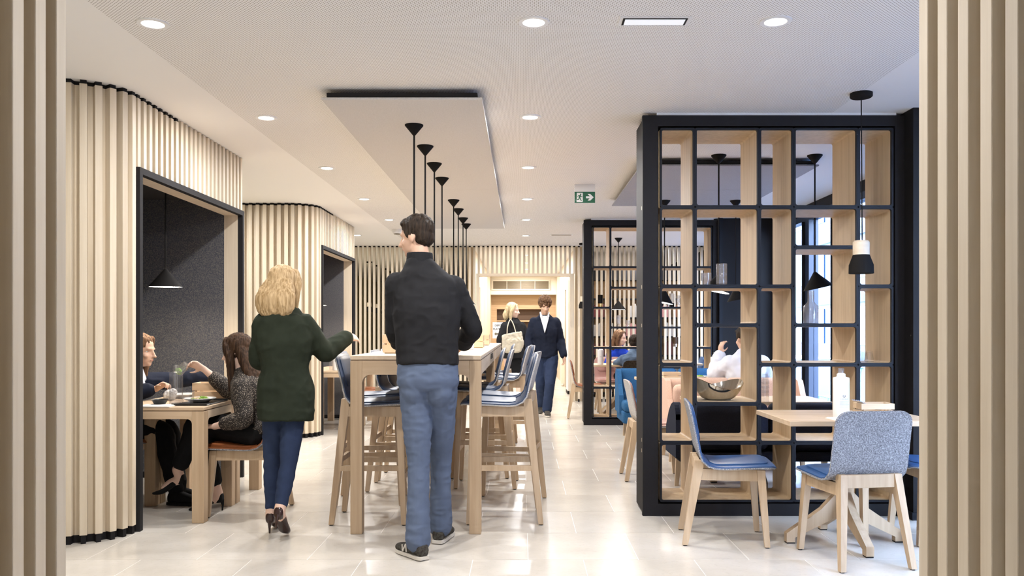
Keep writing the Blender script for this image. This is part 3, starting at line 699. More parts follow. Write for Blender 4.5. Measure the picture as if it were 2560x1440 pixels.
leg_table('dining_table', -2.655, -2.04, 10.17, 10.90, .745, 'oak table in the far booth with white bottles', .077, .05, .022, .03, 'oakx')
leg_table('dining_table', -2.655, -2.04, 10.92, 11.6, .745, 'second oak table in the far booth', .077, .05, .022, .03, 'oakx')
def pedestal_table(x, y, w, d, h, label, rot=0, topm='oakx'):
    t = thing('pedestal_table', label, 'table', (x, y, 0))
    MB().box((-w / 2, -d / 2, h - .028), (w / 2, d / 2, h), .002).build('tabletop', M[topm], t)
    MB().leg((0, 0, .16), (0, 0, h - .028), .085, .085).build('column', M['oak'], t)
    arm = [(.03, .30), (.03, .17), (.085, .135), (.295, .035), (.295, .008), (.345, .008), (.345, .06), (.14, .20), (.045, .30)]
    for k in range(4):
        a = MB().prism(arm, -.022, .022, 'xz').build('foot', M['oak'], t); a.rotation_euler = (0, 0, R(rot + 90 * k))
        g = MB().box((.297, -.02, 0), (.343, .02, .008)).build('glide', M['black'], a)
    return t
pedestal_table(1.88, 4.93, .84, .66, .742, 'oak pedestal table with frosted white bottle on the right', 2)
pedestal_table(1.42, 12.35, .84, .75, .742, 'oak pedestal table behind the far shelving unit with white bottle', 40)
pedestal_table(2.28, 12.85, .8, .75, .742, 'oak pedestal table at the far right bay with clear bottles', 40)
pedestal_table(1.88, 6.87, 1.08, .60, .68, 'pale table between the navy and blush sofas', 0)
pedestal_table(1.85, 8.72, 1.3, .62, .742, 'table with plates in front of the white-shirted man', 0)

# ------------------------------------------------------------ sofas
def rbox(a, b, r): return MB().box(a, b, r)
def sofa(x0, x1, y0, face, backh, label, back_m, seat_m, depth=.66, legz=.20, cushions=2):
    """face=+1 faces +Y (back towards the camera), -1 faces the camera"""
    t = thing('sofa', label, 'sofa', ((x0 + x1) / 2, y0, 0)); w = (x1 - x0) / 2; f = face
    def Y(a, b): return (min(f * a, f * b), max(f * a, f * b))
    n = cushions
    for k in range(n):
        xa = -w + 2 * w * k / n; xb = xa + 2 * w / n
        ya, yb = Y(0, .13); rbox((xa + .004, ya, legz + .08), (xb - .004, yb, backh), .05).build('back_cushion', back_m, t, 60)
        ya, yb = Y(.10, depth); rbox((xa + .004, ya, .33), (xb - .004, yb, .45), .04).build('seat_cushion', seat_m, t, 60)
    ya, yb = Y(.0, depth - .03); rbox((-w, ya, legz), (w, yb, .335), .02).build('base', back_m, t, 60)
    for sx in (-1, 1):
        for yy in (.06, depth - .08): MB().leg((sx * (w - .08), f * yy, 0), (sx * (w - .1), f * yy, legz + .01), .03, .045).build('leg', M['oak'], t)
    for sx in (-1, 1):   # rounded wings
        pl = [(f * 0, .30)] + [(f * .0, backh - .08)] + [(f * (.12 - .12 * math.cos(R(q))), backh - .12 + .12 * math.sin(R(q))) for q in range(0, 91, 15)] + [(f * .20, backh - .02), (f * .30, .62), (f * .42, .50), (f * .44, .30)]
        MB().prism(pl, sx * w - .02, sx * w + .03, 'yz').build('wing', back_m, t)
    return t
sofa(1.15, 2.50, 6.20, 1, .70, 'low navy sofa with its back against the near shelving unit', M['navyfab'], M['navyfab'], .60, .27)
sofa(1.32, 2.52, 7.86, -1, .80, 'blush pink sofa facing the camera behind the steel bowl', M['pinkfab'], M['pinkfab'], .62, .20)
sofa(1.32, 2.52, 7.90, 1, .79, 'blush pink sofa under the white-shirted man', M['pinkfab'], M['pinkfab'], .55, .20)
sofa(1.12, 2.52, 9.98, -1, .79, 'bright blue sofa with rounded wing facing the camera', M['bluefab'], M['bluefab'], .66, .20)
cu = rbox((-.20, -.06, 0), (.20, .06, .30), .055).build('cushion', M['pinkfab'], None, 60); cu.location = (1.55, 7.62, .46); cu.rotation_euler = (R(14), 0, 0); tag(cu, 'soft blush cushion leaning on the pink sofa', 'cushion')

# ------------------------------------------------------------ open shelving units
def shelving(y, label, mirror, dep=.43):
    t = thing('shelving_unit', label, 'shelving', (0, y, 0))
    XS = [.920, 1.152, 1.581, 1.811, 2.240, 2.475]; th = .0125
    full = [.093, .488, 1.008, 1.531, 2.059, 2.587]
    cB = [.093, .488, .747, 1.272, 1.531, 2.059, 2.587]; cD = [.093, .488, 1.008, 1.272, 1.792, 2.059, 2.587]
    cols = [full, cB, full, cD, full] if not mirror else [full, cD, full, cB, full]
    # black outer frame
    k = M['black']
    MB().box((.805, 0, 0), (.907, .04, 2.672)).build('frame_stile', k, t); MB().box((2.487, 0, 0), (2.55, .04, 2.672)).build('frame_stile', k, t)
    MB().box((.907, 0, 2.60), (2.487, .04, 2.672)).build('frame_rail', k, t); MB().box((.907, 0, 0), (2.487, .04, .081)).build('frame_rail', k, t)
    MB().box((.812, .06, 0.02), (.90, .36, 2.655)).build('side_panel', k, t)
    MB().box((2.49, .04, 0), (2.55, .40, 2.66)).build('side_panel', k, t)
    for z in (.43, .50, 1.27, 1.53, 2.06): MB().box((.806, .04, z - .012), (.905, .062, z + .012)).build('spacer', M['slatx'], t)
    MB().box((.907, .04, 2.602), (2.487, .36, 2.66)).build('top_board', k, t); MB().box((.907, .04, 0), (2.487, .40, .079)).build('bottom_board', k, t)
    MB().box((.9, .01, 2.672), (2.5, .05, CE)).build('ceiling_trim', M['white'], t)
    for ci, zs in enumerate(cols):
        xa, xb = XS[ci], XS[ci + 1]
        for z0, z1 in zip(zs, zs[1:]):
            out = rrect(xa + .0003, xb - .0003, z0 + .0003, z1 - .0003, .010, 4); inn = rrect(xa + th, xb - th, z0 + th, z1 - th, .014, 4); n = len(out)
            def ring(a, b):
                m_ = MB(); vs = [(p[0], a, p[1]) for p in out] + [(p[0], a, p[1]) for p in inn] + [(p[0], b, p[1]) for p in out] + [(p[0], b, p[1]) for p in inn]
                fs = []
                for i in range(n):
                    j = (i + 1) % n; fs += [(i, j, n + j, n + i), (2 * n + i, 3 * n + i, 3 * n + j, 2 * n + j), (i, 2 * n + i, 2 * n + j, j), (n + i, n + j, 3 * n + j, 3 * n + i)]
                return m_.add(vs, fs)
            c = ring(.018, dep).build('cell', M['shelfoak'], t, 30); ring(-.006, .0178).build('edging', M['edge'], c, 30)
    return t
shelving(5.627, 'large near black-framed oak shelving unit with open cells', False)
shelving(10.993, 'smaller far black-framed oak shelving unit beyond the aisle', True)
# ------------------------------------------------------------ people
V = Vector
def ell(mb, c, r, B=None, n=14):
    """ellipsoid; B = 3x3 basis"""
    c = V(c); B = B or Matrix.Identity(3); vs = [(c + B @ V((0, 0, -r[2])))[:]]; fs = []
    m_ = n // 2
    for i in range(1, m_):
        ph = -math.pi / 2 + math.pi * i / m_
        for k in range(n):
            a = 2 * math.pi * k / n; vs.append((c + B @ V((r[0] * math.cos(ph) * math.cos(a), r[1] * math.cos(ph) * math.sin(a), r[2] * math.sin(ph))))[:])
    vs.append((c + B @ V((0, 0, r[2])))[:]); last = len(vs) - 1
    for k in range(n): fs.append((0, 1 + (k + 1) % n, 1 + k)); fs.append((last, last - n + k, last - n + (k + 1) % n))
    for i in range(m_ - 2):
        for k in range(n): a = 1 + i * n + k; b = 1 + i * n + (k + 1) % n; fs.append((a, b, b + n, a + n))
    mb.add(vs, fs)
def limb(mb, pts, rad, n=14, sub=5):
    pts = [V(p) for p in pts]; cp = catmull(pts, sub); rr = []
    for i in range(len(pts) - 1):
        for k in range(sub): t = k / sub; t = t * t * (3 - 2 * t); rr.append(rad[i] * (1 - t) + rad[i + 1] * t)
    rr.append(rad[-1]); mb.tube(cp, rr, n)
    for p, r in ((pts[0], rad[0]), (pts[-1], rad[-1])): ell(mb, p, (r, r, r))
def loft(mb, secs, n=20):
    cs = catmull([s[0] for s in secs], 4); A = catmull([s[1] for s in secs], 4); B = catmull([s[2] for s in secs], 4); vs = []
    for c, a, b in zip(cs, A, B):
        for k in range(n):
            t = 2 * math.pi * k / n; ct, st = math.cos(t), math.sin(t)
            vs.append((c + a * math.copysign(abs(ct) ** .85, ct) + b * math.copysign(abs(st) ** .85, st))[:])
    m_ = len(cs); fs = [(i * n + k, i * n + (k + 1) % n, (i + 1) * n + (k + 1) % n, (i + 1) * n + k) for i in range(m_ - 1) for k in range(n)]
    fs += [tuple(reversed(range(n))), tuple((m_ - 1) * n + k for k in range(n))]; mb.add(vs, fs)
def remesh(mb, name, mt, parent, vox=.008, it=6, fold=0, fs=(9, 9, 9), seed=0, world=True):
    me = bpy.data.meshes.new(name); me.from_pydata(mb.v, [], mb.f)
    bm = bmesh.new(); bm.from_mesh(me); bmesh.ops.recalc_face_normals(bm, faces=bm.faces[:]); bm.to_mesh(me); bm.free()
    o = bpy.data.objects.new(name, me); COL.objects.link(o)
    r = o.modifiers.new('r', 'REMESH'); r.mode = 'VOXEL'; r.voxel_size = vox; r.use_smooth_shade = True
    s = o.modifiers.new('s', 'SMOOTH'); s.factor = .5; s.iterations = it
    dg = bpy.context.evaluated_depsgraph_get(); dg.update(); nm = bpy.data.meshes.new_from_object(o.evaluated_get(dg)); nm.name = name
    bpy.data.objects.remove(o); bpy.data.meshes.remove(me)
    if fold:
        N = [v.normal.copy() for v in nm.vertices]
        for v, nn in zip(nm.vertices, N):
            q = V((v.co.x * fs[0], v.co.y * fs[1], v.co.z * fs[2])) + V((seed, seed * 2, 0))
            d = noise.noise(q) + .5 * noise.noise(q * 2.3); v.co += nn * (fold * (1 - abs(d) * 2))
    for p in nm.polygons: p.use_smooth = True
    nm.materials.clear(); nm.materials.append(mt)
    ob = bpy.data.objects.new(name, nm); COL.objects.link(ob)
    if parent:
        ob.parent = parent
        if world: ob.matrix_parent_inverse = Matrix.Translation(-parent.location)
    return ob
def basis(fwd, up=(0, 0, 1)):
    f = V(fwd).normalized(); u = V(up); x = f.cross(u).normalized(); u = x.cross(f).normalized()
    return Matrix((x, f, u)).transposed()
def hand(mb, w, d, nrm, side, curl=35, sc=1.0, spread=4):
    """w wrist, d direction of the palm, nrm palm normal (fingers curl towards it), side +1/-1: thumb towards side*(d x nrm)"""
    d = V(d).normalized(); nrm = (V(nrm) - d * V(nrm).dot(d)).normalized(); s = d.cross(nrm).normalized() * side; w = V(w)
    k = w + d * .088 * sc
    loft(mb, [(w - d * .01, s * .026 * sc, nrm * .018 * sc), (w + d * .03 * sc, s * .034 * sc, nrm * .017 * sc), (w + d * .065 * sc, s * .041 * sc, nrm * .015 * sc), (k, s * .039 * sc, nrm * .012 * sc)], 14)
    for i, (off, ln) in enumerate(((.030, .078), (.010, .086), (-.011, .080), (-.030, .062))):
        p = k + s * off * sc - d * .01; q = d.copy(); pts = [p]; ang = 0
        for seg, fr in enumerate((.45, .32, .23)):
            ang += R(curl) * (.7, 1.0, .7)[seg]; dirv = (d * math.cos(ang) + nrm * math.sin(ang) + s * (off * 3)).normalized(); pts.append(pts[-1] + dirv * ln * fr * sc)
        limb(mb, pts, [.0092 * sc, .0086 * sc, .0078 * sc, .0066 * sc], 8, 3)
    b = w + d * .028 * sc + s * .030 * sc
    limb(mb, [b, b + (d * .5 + s * .7 + nrm * .4).normalized() * .036 * sc, b + (d * .75 + s * .55 + nrm * .5).normalized() * .068 * sc], [.0125 * sc, .0105 * sc, .008 * sc], 8, 3)
def skin_mat(n, c):
    m = mat(n, c, .5, .4); P(m).inputs['Subsurface Weight'].default_value = .08; P(m).inputs['Subsurface Radius'].default_value = (.02, .008, .004); return m
def hair_mat(n, c0, c1):
    m = mat(n, c1, .6, .18); v = coords(m, (60, 60, 4), False); f = noise_n(m, v, 1.5, 5, .6); lk(m, ramp(m, f, [(.35, c0), (.65, c1)]), P(m).inputs['Base Color']); bump(m, f, .6, .01); return m
def cloth_mat(n, c, sc=300, b=.15, var=.8):
    m = mat(n, c, .85, .15); v = coords(m, (1, 1, 1), False); f = noise_n(m, v, 12, 4); lk(m, ramp(m, f, [(.3, tuple(x * var for x in c)), (.7, c)]), P(m).inputs['Base Color']); g = noise_n(m, v, sc, 2); bump(m, g, b, .001); return m
SK = skin_mat('skin', (.60, .38, .27)); SK2 = skin_mat('skin_fair', (.68, .47, .37))
LIP = mat('lips', (.48, .23, .18), .5); EYE = mat('eye_white', (.75, .73, .70), .2); IRIS = mat('iris', (.03, .02, .015), .2)
class Person:
    def __init__(s, label, J, F, HF, tilt=0, female=False, skin=SK, vox=.008, roll=0):
        s.J = {k: V(v) for k, v in J.items()}; s.vox = vox; s.fem = female; s.skin = skin
        F = V(F); F.z = 0; s.F = F.normalized(); s.L = s.F.cross(V((0, 0, 1))).normalized()   # L = right-hand side of the person
        base = s.J['base']; s.root = thing('person', label, 'person', base)
        up = V((0, 0, 1)); HF = V(HF).normalized(); ax = HF.cross(up).normalized()
        rot = Matrix.Rotation(R(-tilt), 3, ax); s.HB = rot @ basis(HF); 
        if roll: s.HB = s.HB @ Matrix.Rotation(R(roll), 3, 'Y')
        s.body = MB()
    def h(s, p): return s.J['head'] + s.HB @ V(p)
    def torso(s, mb, g=0, t0=-.2, t1=1.0, w=1.0, hem=None):
        J = s.J; a, c, n = J['pelvis'], J['chest'], J['neck']; Ls = (J['rsh'] - J['lsh']); shw = Ls.length / 2; Ls.normalize()
        Lh = (J['rhip'] - J['lhip']).normalized(); up = (c - a).normalized(); 
        def fr(L, u): return u.cross(L).normalized() * (1 if u.cross(L).dot(s.F) > 0 else -1)
        k = .94 if s.fem else 1.0
        secs = [(-.13, Lh, .125, .10), (-.04, Lh, .160, .115), (.10, Lh, .158, .112), (.42, Lh.lerp(Ls, .5), (.128 if s.fem else .148), .100), (.78, Ls, .160, .118), (1.0, Ls, .165, .110)]
        out = []
        for t, L, aa, bb in secs:
            if t < t0: continue
            p = a + (c - a) * t if t <= 1 else c
            f = fr(L.normalized(), up); out.append((p, L.normalized() * (aa * w * k + g), f * (bb * k + g)))
        if hem is not None:   # extra flared hem
            out.insert(0, (a + up * -hem[0], Lh * (hem[1]), fr(Lh, up) * hem[2]))
        sh = (J['lsh'] + J['rsh']) / 2; f = fr(Ls, (n - c).normalized())
        if t1 >= 1: out += [(sh - (n - sh) * .22, Ls * (shw * .92 + g * .3), f * (.092 + g)), (sh + (n - sh) * .12, Ls * (shw * .74 + g * .3), f * (.084 + g)), (sh + (n - sh) * .55, Ls * (.092 + g * .5), f * (.068 + g * .6)), (n, Ls * (.058 + g * .5), f * (.058 + g * .5))]
        loft(mb, out)
    def arm(s, mb, sd, g=0, fat=1.0, end=1.0):
        J = s.J; e, w = J[sd + 'el'], J[sd + 'wr']; k = (.88 if s.fem else 1) * fat; n_ = (J['lsh'] + J['rsh']) / 2; a = J[sd + 'sh'].lerp(n_, .16) - V((0, 0, .038 + g * .6))
        mid = (a + e) / 2; m2 = e + (w - e) * .35
        pts = [a, mid, e, m2, e + (w - e) * end]; limb(mb, pts, [.054 * k + g, .049 * k + g, .043 * k + g, .041 * k + g, (.028 * k if end == 1 else .034 * k) + g])
    def legp(s, mb, sd, g=0, fat=1.0, end=1.0, endr=None):
        fat *= getattr(s, 'slim', 1.0)
        J = s.J; h, kn, an = J[sd + 'hip'], J[sd + 'kn'], J[sd + 'an']; k = (.95 if s.fem else 1) * fat
        pts = [h, (h + kn) / 2, kn, kn + (an - kn) * .32, kn + (an - kn) * end]
        limb(mb, pts, [.098 * k + g, .083 * k + g, .060 * k + g, .057 * k + g, (endr or .040 * k) + g])
    def head(s, neck=True):
        mb = s.body; h = s.h; B = s.HB
        ell(mb, h((0, -.012, .030)), (.074, .093, .086), B, 20); ell(mb, h((0, .022, -.042)), (.057, .064, .074), B, 18); ell(mb, h((0, .060, -.088)), (.026, .022, .022), B)
        ell(mb, h((0, .070, .020)), (.050, .018, .012), B); limb(mb, [h((0, .080, .012)), h((0, .098, -.018)), h((0, .107, -.034))], [.008, .0095, .012], 8, 3); ell(mb, h((0, .094, -.036)), (.017, .012, .008), B)
        ell(mb, h((0, .080, -.060)), (.023, .012, .011), B)
        for sx in (-1, 1): ell(mb, h((sx * .073, -.008, -.012)), (.010, .020, .031), B); ell(mb, h((sx * .038, .055, -.030)), (.022, .022, .020), B)
        n0 = s.J['neck']; limb(mb, [n0 - V((0, 0, .03)), n0 + (h((0, -.015, -.06)) - n0) * .5, h((0, -.012, -.05))], [.054 if not s.fem else .047] * 3)
    def face(s):
        for sx in (-1, 1):
            q = MB(); ell(q, s.h((sx * .030, .0555, .001)), (.0135, .0105, .0085), s.HB, 12); e = q.build('eye', EYE, s.root, 80); e.matrix_parent_inverse = Matrix.Translation(-s.root.location)
            q = MB(); ell(q, s.h((sx * .030, .0640, .001)), (.0055, .003, .0055), s.HB, 10); i = q.build('iris', IRIS, e, 80)
        q = MB(); ell(q, s.h((0, .0835, -.061)), (.020, .006, .0075), s.HB, 12); l = q.build('lips', LIP, s.root, 80); l.matrix_parent_inverse = Matrix.Translation(-s.root.location)
    def finish_body(s, it=5):
        s.torso(s.body, -.010)
        for sd in 'lr': s.arm(s.body, sd, -.002); s.legp(s.body, sd, -.007)
        s.head(); b = remesh(s.body, 'body', s.skin, s.root, s.vox, it); s.face(); return b
    def part(s, mb, name, mt, it=5, fold=.004, fs=(8, 8, 14), seed=1, vox=None): return remesh(mb, name, mt, s.root, vox or s.vox, it, fold, fs, seed)
    def hair(s, mt, style='short', length=.4, width=.11, back=None, vol=1.0, rough=.006):
        mb = MB(); h = s.h; B = s.HB
        ell(mb, h((0, -.024, .045)), (.083 * vol, .094 * vol, .084 * vol), B, 20)
        if style == 'short':
            ell(mb, h((0, -.055, -.005)), (.074, .052, .062), B, 16)
            for sx in (-1, 1): ell(mb, h((sx * .064, .0, .02)), (.018, .030, .035), B)
            ell(mb, h((.012, .030, .092)), (.058, .045, .026), B); ell(mb, h((-.02, .036, .080)), (.048, .030, .020), B)
        else:
            for sx in (-1, 1):
                limb(mb, [h((sx * .052, .030, .085)), h((sx * .078, .012, .02)), h((sx * .080, -.006, -.06)), h((sx * .075, -.01, -.06)) - V((0, 0, length * .45))], [.024, .026, .026, .018])
            top = h((0, -.065, .03)); bk = V(back) if back else h((0, -.11, 0)) - V((0, 0, length)); L = B @ V((1, 0, 0)); f = B @ V((0, 1, 0))
            mid = (top + bk) / 2 - f * .02
            loft(mb, [(top, L * .078, f * .05), (top.lerp(mid, .5), L * width * .9, f * .05), (mid, L * width, f * .05), (mid.lerp(bk, .6), L * width * .95, f * .042), (bk, L * width * .6, f * .02)], 20)
        return remesh(mb, 'hair', mt, s.root, min(s.vox, .009), 3, rough, (38, 38, 6) if rough < .01 else (26, 26, 26), 3)
    def shoe(s, sd, direc, mt, sole=None, pump=False, L=.27, lift=0, pitch=0):
        an = s.J[sd + 'an']; d = V(direc); d.z = 0; d.normalize(); up = V((0, 0, 1)); rt = d.cross(up)
        if pitch: rm_ = Matrix.Rotation(R(pitch), 3, rt); d = rm_ @ d; up = rm_ @ up
        def q(y, z): return an + d * y + up * z
        mb = MB()
        if not pump:
            hz = -.072 if True else 0
            loft(mb, [(q(-.065, -.035), rt * .022, up * .020), (q(-.055, -.032), rt * .034, up * .040), (q(0, -.025), rt * .038, up * .046), (q(.07, -.038), rt * .043, up * .036), (q(.14, -.050), rt * .046, up * .025), (q(.185, -.054), rt * .036, up * .021), (q(.205, -.056), rt * .018, up * .015)], 16)
            limb(mb, [q(-.01, -.02), q(-.012, .025)], [.042, .040])
            o = s.part(mb, 'shoe', mt, 3, 0, vox=min(s.vox, .006))
            if sole:
                m2 = MB(); pl = [(-.07, .028), (-.05, .038), (.05, .042), (.13, .049), (.18, .040), (.21, .018)]
                ring = [q(y, -.080) + rt * x for y, x in pl] + [q(y, -.080) - rt * x for y, x in pl[::-1]]
                n = len(ring); vs = [p[:] for p in ring] + [(p + up * .018)[:] for p in ring]
                m2.add(vs, [tuple(range(n)), tuple(reversed(range(n, 2 * n)))] + [(i, n + i, n + (i + 1) % n, (i + 1) % n) for i in range(n)])
                so = m2.build('sole', sole, o); 
                lift_ = [p for p in ring]
            return o, q, rt
        fm_ = MB(); limb(fm_, [an + up * .02, q(-.01, -.045), q(.05, -.066), q(.10, -.095)], [.034, .034, .028, .024]); s.part(fm_, 'foot', s.skin, 2, 0, vox=.006)
        # pump: toe on the ground, raised heel on a stiletto
        loft(mb, [(q(-.048, -.052), rt * .018, up * .020), (q(-.035, -.045), rt * .028, up * .036), (q(.02, -.062), rt * .030, up * .026), (q(.07, -.095), rt * .034, up * .022), (q(.12, -.120), rt * .036, up * .018), (q(.165, -.126), rt * .022, up * .012), (q(.19, -.128), rt * .007, up * .007)], 16)
        o = s.part(mb, 'shoe', mt, 2, 0, vox=.005)
        h_ = MB().tube([q(-.038, -.06), q(-.044, -.10), q(-.040, -.136)], [.016, .008, .005], 8).build('heel', mt, o)
        h_.matrix_parent_inverse = Matrix.Identity(4)
        return o, q, rt

BLK = cloth_mat('charcoal_knit', (.020, .020, .022)); NAVY = cloth_mat('navy_knit', (.014, .018, .034)); JEAN = cloth_mat('blue_chino', (.105, .135, .205), 400, .2, .88); DJEAN = cloth_mat('dark_denim', (.028, .042, .088), 400, .2, .85)
OLIVE = cloth_mat('dark_green_coat', (.022, .028, .018)); BLKP = cloth_mat('black_trousers', (.010, .010, .011)); WSH = cloth_mat('white_shirt', (.72, .74, .80), 300, .1, .92); RBLUE = cloth_mat('royal_blue_top', (.015, .05, .42)); DENIM = cloth_mat('denim_jacket', (.12, .18, .28), 400, .3, .6)
HBR = hair_mat('dark_brown_hair', (.018, .010, .006), (.075, .04, .022)); HBR2 = hair_mat('chestnut_hair', (.06, .03, .015), (.20, .11, .06)); HBL = hair_mat('blonde_hair', (.28, .18, .08), (.58, .42, .24)); HBL2 = hair_mat('light_blonde_hair', (.45, .34, .18), (.75, .62, .40)); HDK = hair_mat('short_dark_hair', (.012, .009, .007), (.045, .03, .02))
SUEDE = mat('black_suede', (.008, .008, .008), .8, .2); PAT = mat('patent_brown', (.03, .012, .01), .15, .6); SNK = fabric('grey_sneaker', [(.35, (.035, .03, .025)), (.65, (.09, .085, .075))], 60, b=.2); SOLE = mat('pale_sole', (.62, .58, .52), .7)
# black mesh blouse with pale dots
m = mat('black_mesh_blouse', (.02, .018, .017), .7, .3); v = coords(m, (1, 1, 1), False); vo = nd(m, 'ShaderNodeTexVoronoi'); vo.inputs['Scale'].default_value = 150; lk(m, v, vo.inputs['Vector'])
lk(m, ramp(m, vo.outputs['Distance'], [(.20, (.42, .36, .29)), (.34, (.022, .018, .016))]), P(m).inputs['Base Color']); MESHB = m

def pw(root, o): o.matrix_parent_inverse = Matrix.Translation(-root.location); return o

# 1. man standing at the high table, back to the camera
J = dict(base=(-.53, 4.75, 0), pelvis=(-.53, 4.76, .955), chest=(-.545, 4.80, 1.40), neck=(-.585, 4.83, 1.645), head=(-.612, 4.855, 1.775), lsh=(-.735, 4.80, 1.545), rsh=(-.365, 4.84, 1.53), lel=(-.725, 4.87, 1.24), rel=(-.295, 4.92, 1.25), lwr=(-.735, 5.03, 1.16), rwr=(-.36, 5.12, 1.15),
         lhip=(-.600, 4.76, .90), rhip=(-.460, 4.77, .90), lkn=(-.575, 4.70, .50), rkn=(-.470, 4.90, .50), lan=(-.565, 4.585, .085), ran=(-.478, 4.945, .085))
p = Person('man in dark jacket and blue trousers standing with his back to the camera', J, (0, 1, 0), (-.93, .35, 0), 8, False, SK, .007); p.slim = .9
hand(p.body, J['lwr'], (.25, .9, -.25), (.6, -.1, -.5), -1, 35); hand(p.body, J['rwr'], (-.4, .85, -.1), (-.6, -.1, -.6), 1, 40)
p.finish_body()
q = MB(); p.torso(q, .020, .35, 1.0, 1.05, hem=(-.085, .172, .130))
for sd in 'lr': p.arm(q, sd, .014, 1.05, .84)
p.part(q, 'jacket', BLK, 6, .006, (7, 7, 9), 4)
q = MB(); n0 = p.J['neck']; q.lathe([(.070, -.045), (.078, -.02), (.074, .030), (.068, .034), (.066, .028), (.066, -.045)], 24, (n0.x, n0.y, n0.z + .005)); p.part(q, 'collar', BLK, 1, 0, vox=.005)
q = MB(); p.torso(q, .012, -.2, .30, 1.0)
for sd in 'lr': p.legp(q, sd, .008, .98, .97, .060); hp = p.J[sd + 'hip']; ell(q, hp + V((.004 if sd == 'l' else -.004, -.045, .0)), (.080, .075, .095))
p.part(q, 'trousers', JEAN, 5, .0045, (8, 8, 15), 2)
p.hair(HDK, 'short')
o1, qf, rt = p.shoe('l', (-.62, .78, 0), SNK, SOLE); 
ns = MB()
for a, b in (((.045, -.052), (.052, -.012)), ((.052, -.012), (.085, -.055)), ((.085, -.055), (.090, -.020))):
    pa = qf(*a) - rt * .0465; pb = qf(*b) - rt * .0455; ns.tube([pa, pb], .0045, 6)
ns.build('letter_n', SOLE, o1)
p.shoe('r', (.18, .98, 0), SNK, SOLE)

# 2. woman walking away, dark green coat
J = dict(base=(-1.47, 5.12, 0), pelvis=(-1.44, 5.14, .86), chest=(-1.452, 5.17, 1.22), neck=(-1.46, 5.185, 1.395), head=(-1.464, 5.20, 1.51), lsh=(-1.60, 5.16, 1.325), rsh=(-1.315, 5.18, 1.32), lel=(-1.615, 5.18, 1.06), rel=(-1.225, 5.24, 1.10), lwr=(-1.58, 5.38, 1.02), rwr=(-1.125, 5.40, 1.19),
         lhip=(-1.505, 5.14, .80), rhip=(-1.385, 5.14, .80), lkn=(-1.53, 5.17, .44), rkn=(-1.40, 5.06, .44), lan=(-1.535, 5.175, .140), ran=(-1.425, 4.99, .20))
p = Person('blonde woman in a dark green coat walking away past the booth', J, (.05, 1, 0), (.25, 1, 0), 4, True, SK2, .008); p.slim = .68
hand(p.body, J['lwr'], (.2, .9, -.2), (.7, -.1, -.6), -1, 35, .9); hand(p.body, J['rwr'], (.55, .75, .05), (-.7, -.1, -.6), 1, 30, .9)
p.finish_body()
q = MB(); p.torso(q, .017, -.05, 1.0, 1.02, hem=(.17, .165, .14))
for sd in 'lr': p.arm(q, sd, .017, 1.1, .95)
p.part(q, 'coat', OLIVE, 6, .006, (7, 7, 9), 7)
q = MB(); p.torso(q, .006, -.2, .1, .95)
for sd in 'lr': p.legp(q, sd, .012, 1.0, .93)
p.part(q, 'jeans', DJEAN, 5, .004, (9, 9, 12), 5)
p.hair(HBL, 'long', .20, .125)
p.shoe('l', (0, 1, 0), PAT, pump=True); p.shoe('r', (.05, 1, 0), PAT, pump=True, pitch=-22)

# 3. dark-haired woman on the cognac chair, facing left
J = dict(base=(-1.86, 5.78, 0), pelvis=(-1.775, 5.78, .565), chest=(-1.865, 5.78, .83), neck=(-1.915, 5.785, .985), head=(-1.965, 5.80, 1.085), lsh=(-1.865, 5.605, .905), rsh=(-1.905, 5.945, .905), lel=(-1.83, 5.555, .655), rel=(-2.08, 6.02, .80), lwr=(-2.04, 5.60, .60), rwr=(-2.235, 5.93, .965),
         lhip=(-1.80, 5.70, .545), rhip=(-1.80, 5.87, .545), lkn=(-2.22, 5.78, .605), rkn=(-2.215, 5.84, .50), lan=(-2.36, 5.78, .265), ran=(-2.10, 5.80, .135))
p = Person('seated woman with long dark brown hair and dotted mesh blouse', J, (-1, .05, 0), (-1, .30, 0), 6, True, SK2, .007)
hand(p.body, J['lwr'], (-1, .1, 0), (0, 0, -1), 1, 25, .9); hand(p.body, J['rwr'], (-.75, -.25, .45), (.2, -.6, -.6), -1, 45, .9)
p.finish_body()
q = MB(); p.torso(q, .016, .0, 1.0, 1.03, hem=(.03, .17, .13))
for sd in 'lr': p.arm(q, sd, .014, 1.1, .6)
p.part(q, 'blouse', MESHB, 5, .005, (9, 9, 11), 3)
q = MB(); p.torso(q, .008, -.2, .12, 1.0)
for sd in 'lr': p.legp(q, sd, .010, 1.0, .80, .046)
p.part(q, 'trousers', BLKP, 5, .004, (10, 10, 10), 5)
p.hair(HBR, 'long', .42, .10, back=(-1.745, 5.74, .70), vol=1.06)
p.shoe('l', (-1, .05, 0), SUEDE, pump=True, pitch=-6); p.shoe('r', (-1, 0, 0), SUEDE, pump=True)

# 4. woman in dark blazer inside the booth, facing right
J = dict(base=(-2.92, 6.08, 0), pelvis=(-2.99, 6.10, .565), chest=(-2.92, 6.11, .84), neck=(-2.83, 6.12, .985), head=(-2.765, 6.14, 1.09), lsh=(-2.86, 6.29, .90), rsh=(-2.89, 5.95, .895), lel=(-2.62, 6.42, .86), rel=(-2.80, 5.90, .78), lwr=(-2.37, 6.36, .895), rwr=(-2.585, 5.97, .825),
         lhip=(-2.96, 6.18, .545), rhip=(-2.96, 6.01, .545), lkn=(-2.58, 6.15, .52), rkn=(-2.56, 6.0, .52), lan=(-2.50, 6.15, .085), ran=(-2.44, 5.98, .085))
p = Person('seated woman in a dark blazer eating at the near booth table', J, (1, 0, 0), (1, -.12, 0), 6, True, SK, .007)
hand(p.body, J['lwr'], (.9, -.2, -.1), (0, 0, -1), 1, 30, .9); hand(p.body, J['rwr'], (.75, -.1, .45), (.3, -.3, -.8), -1, 55, .9)
p.finish_body()
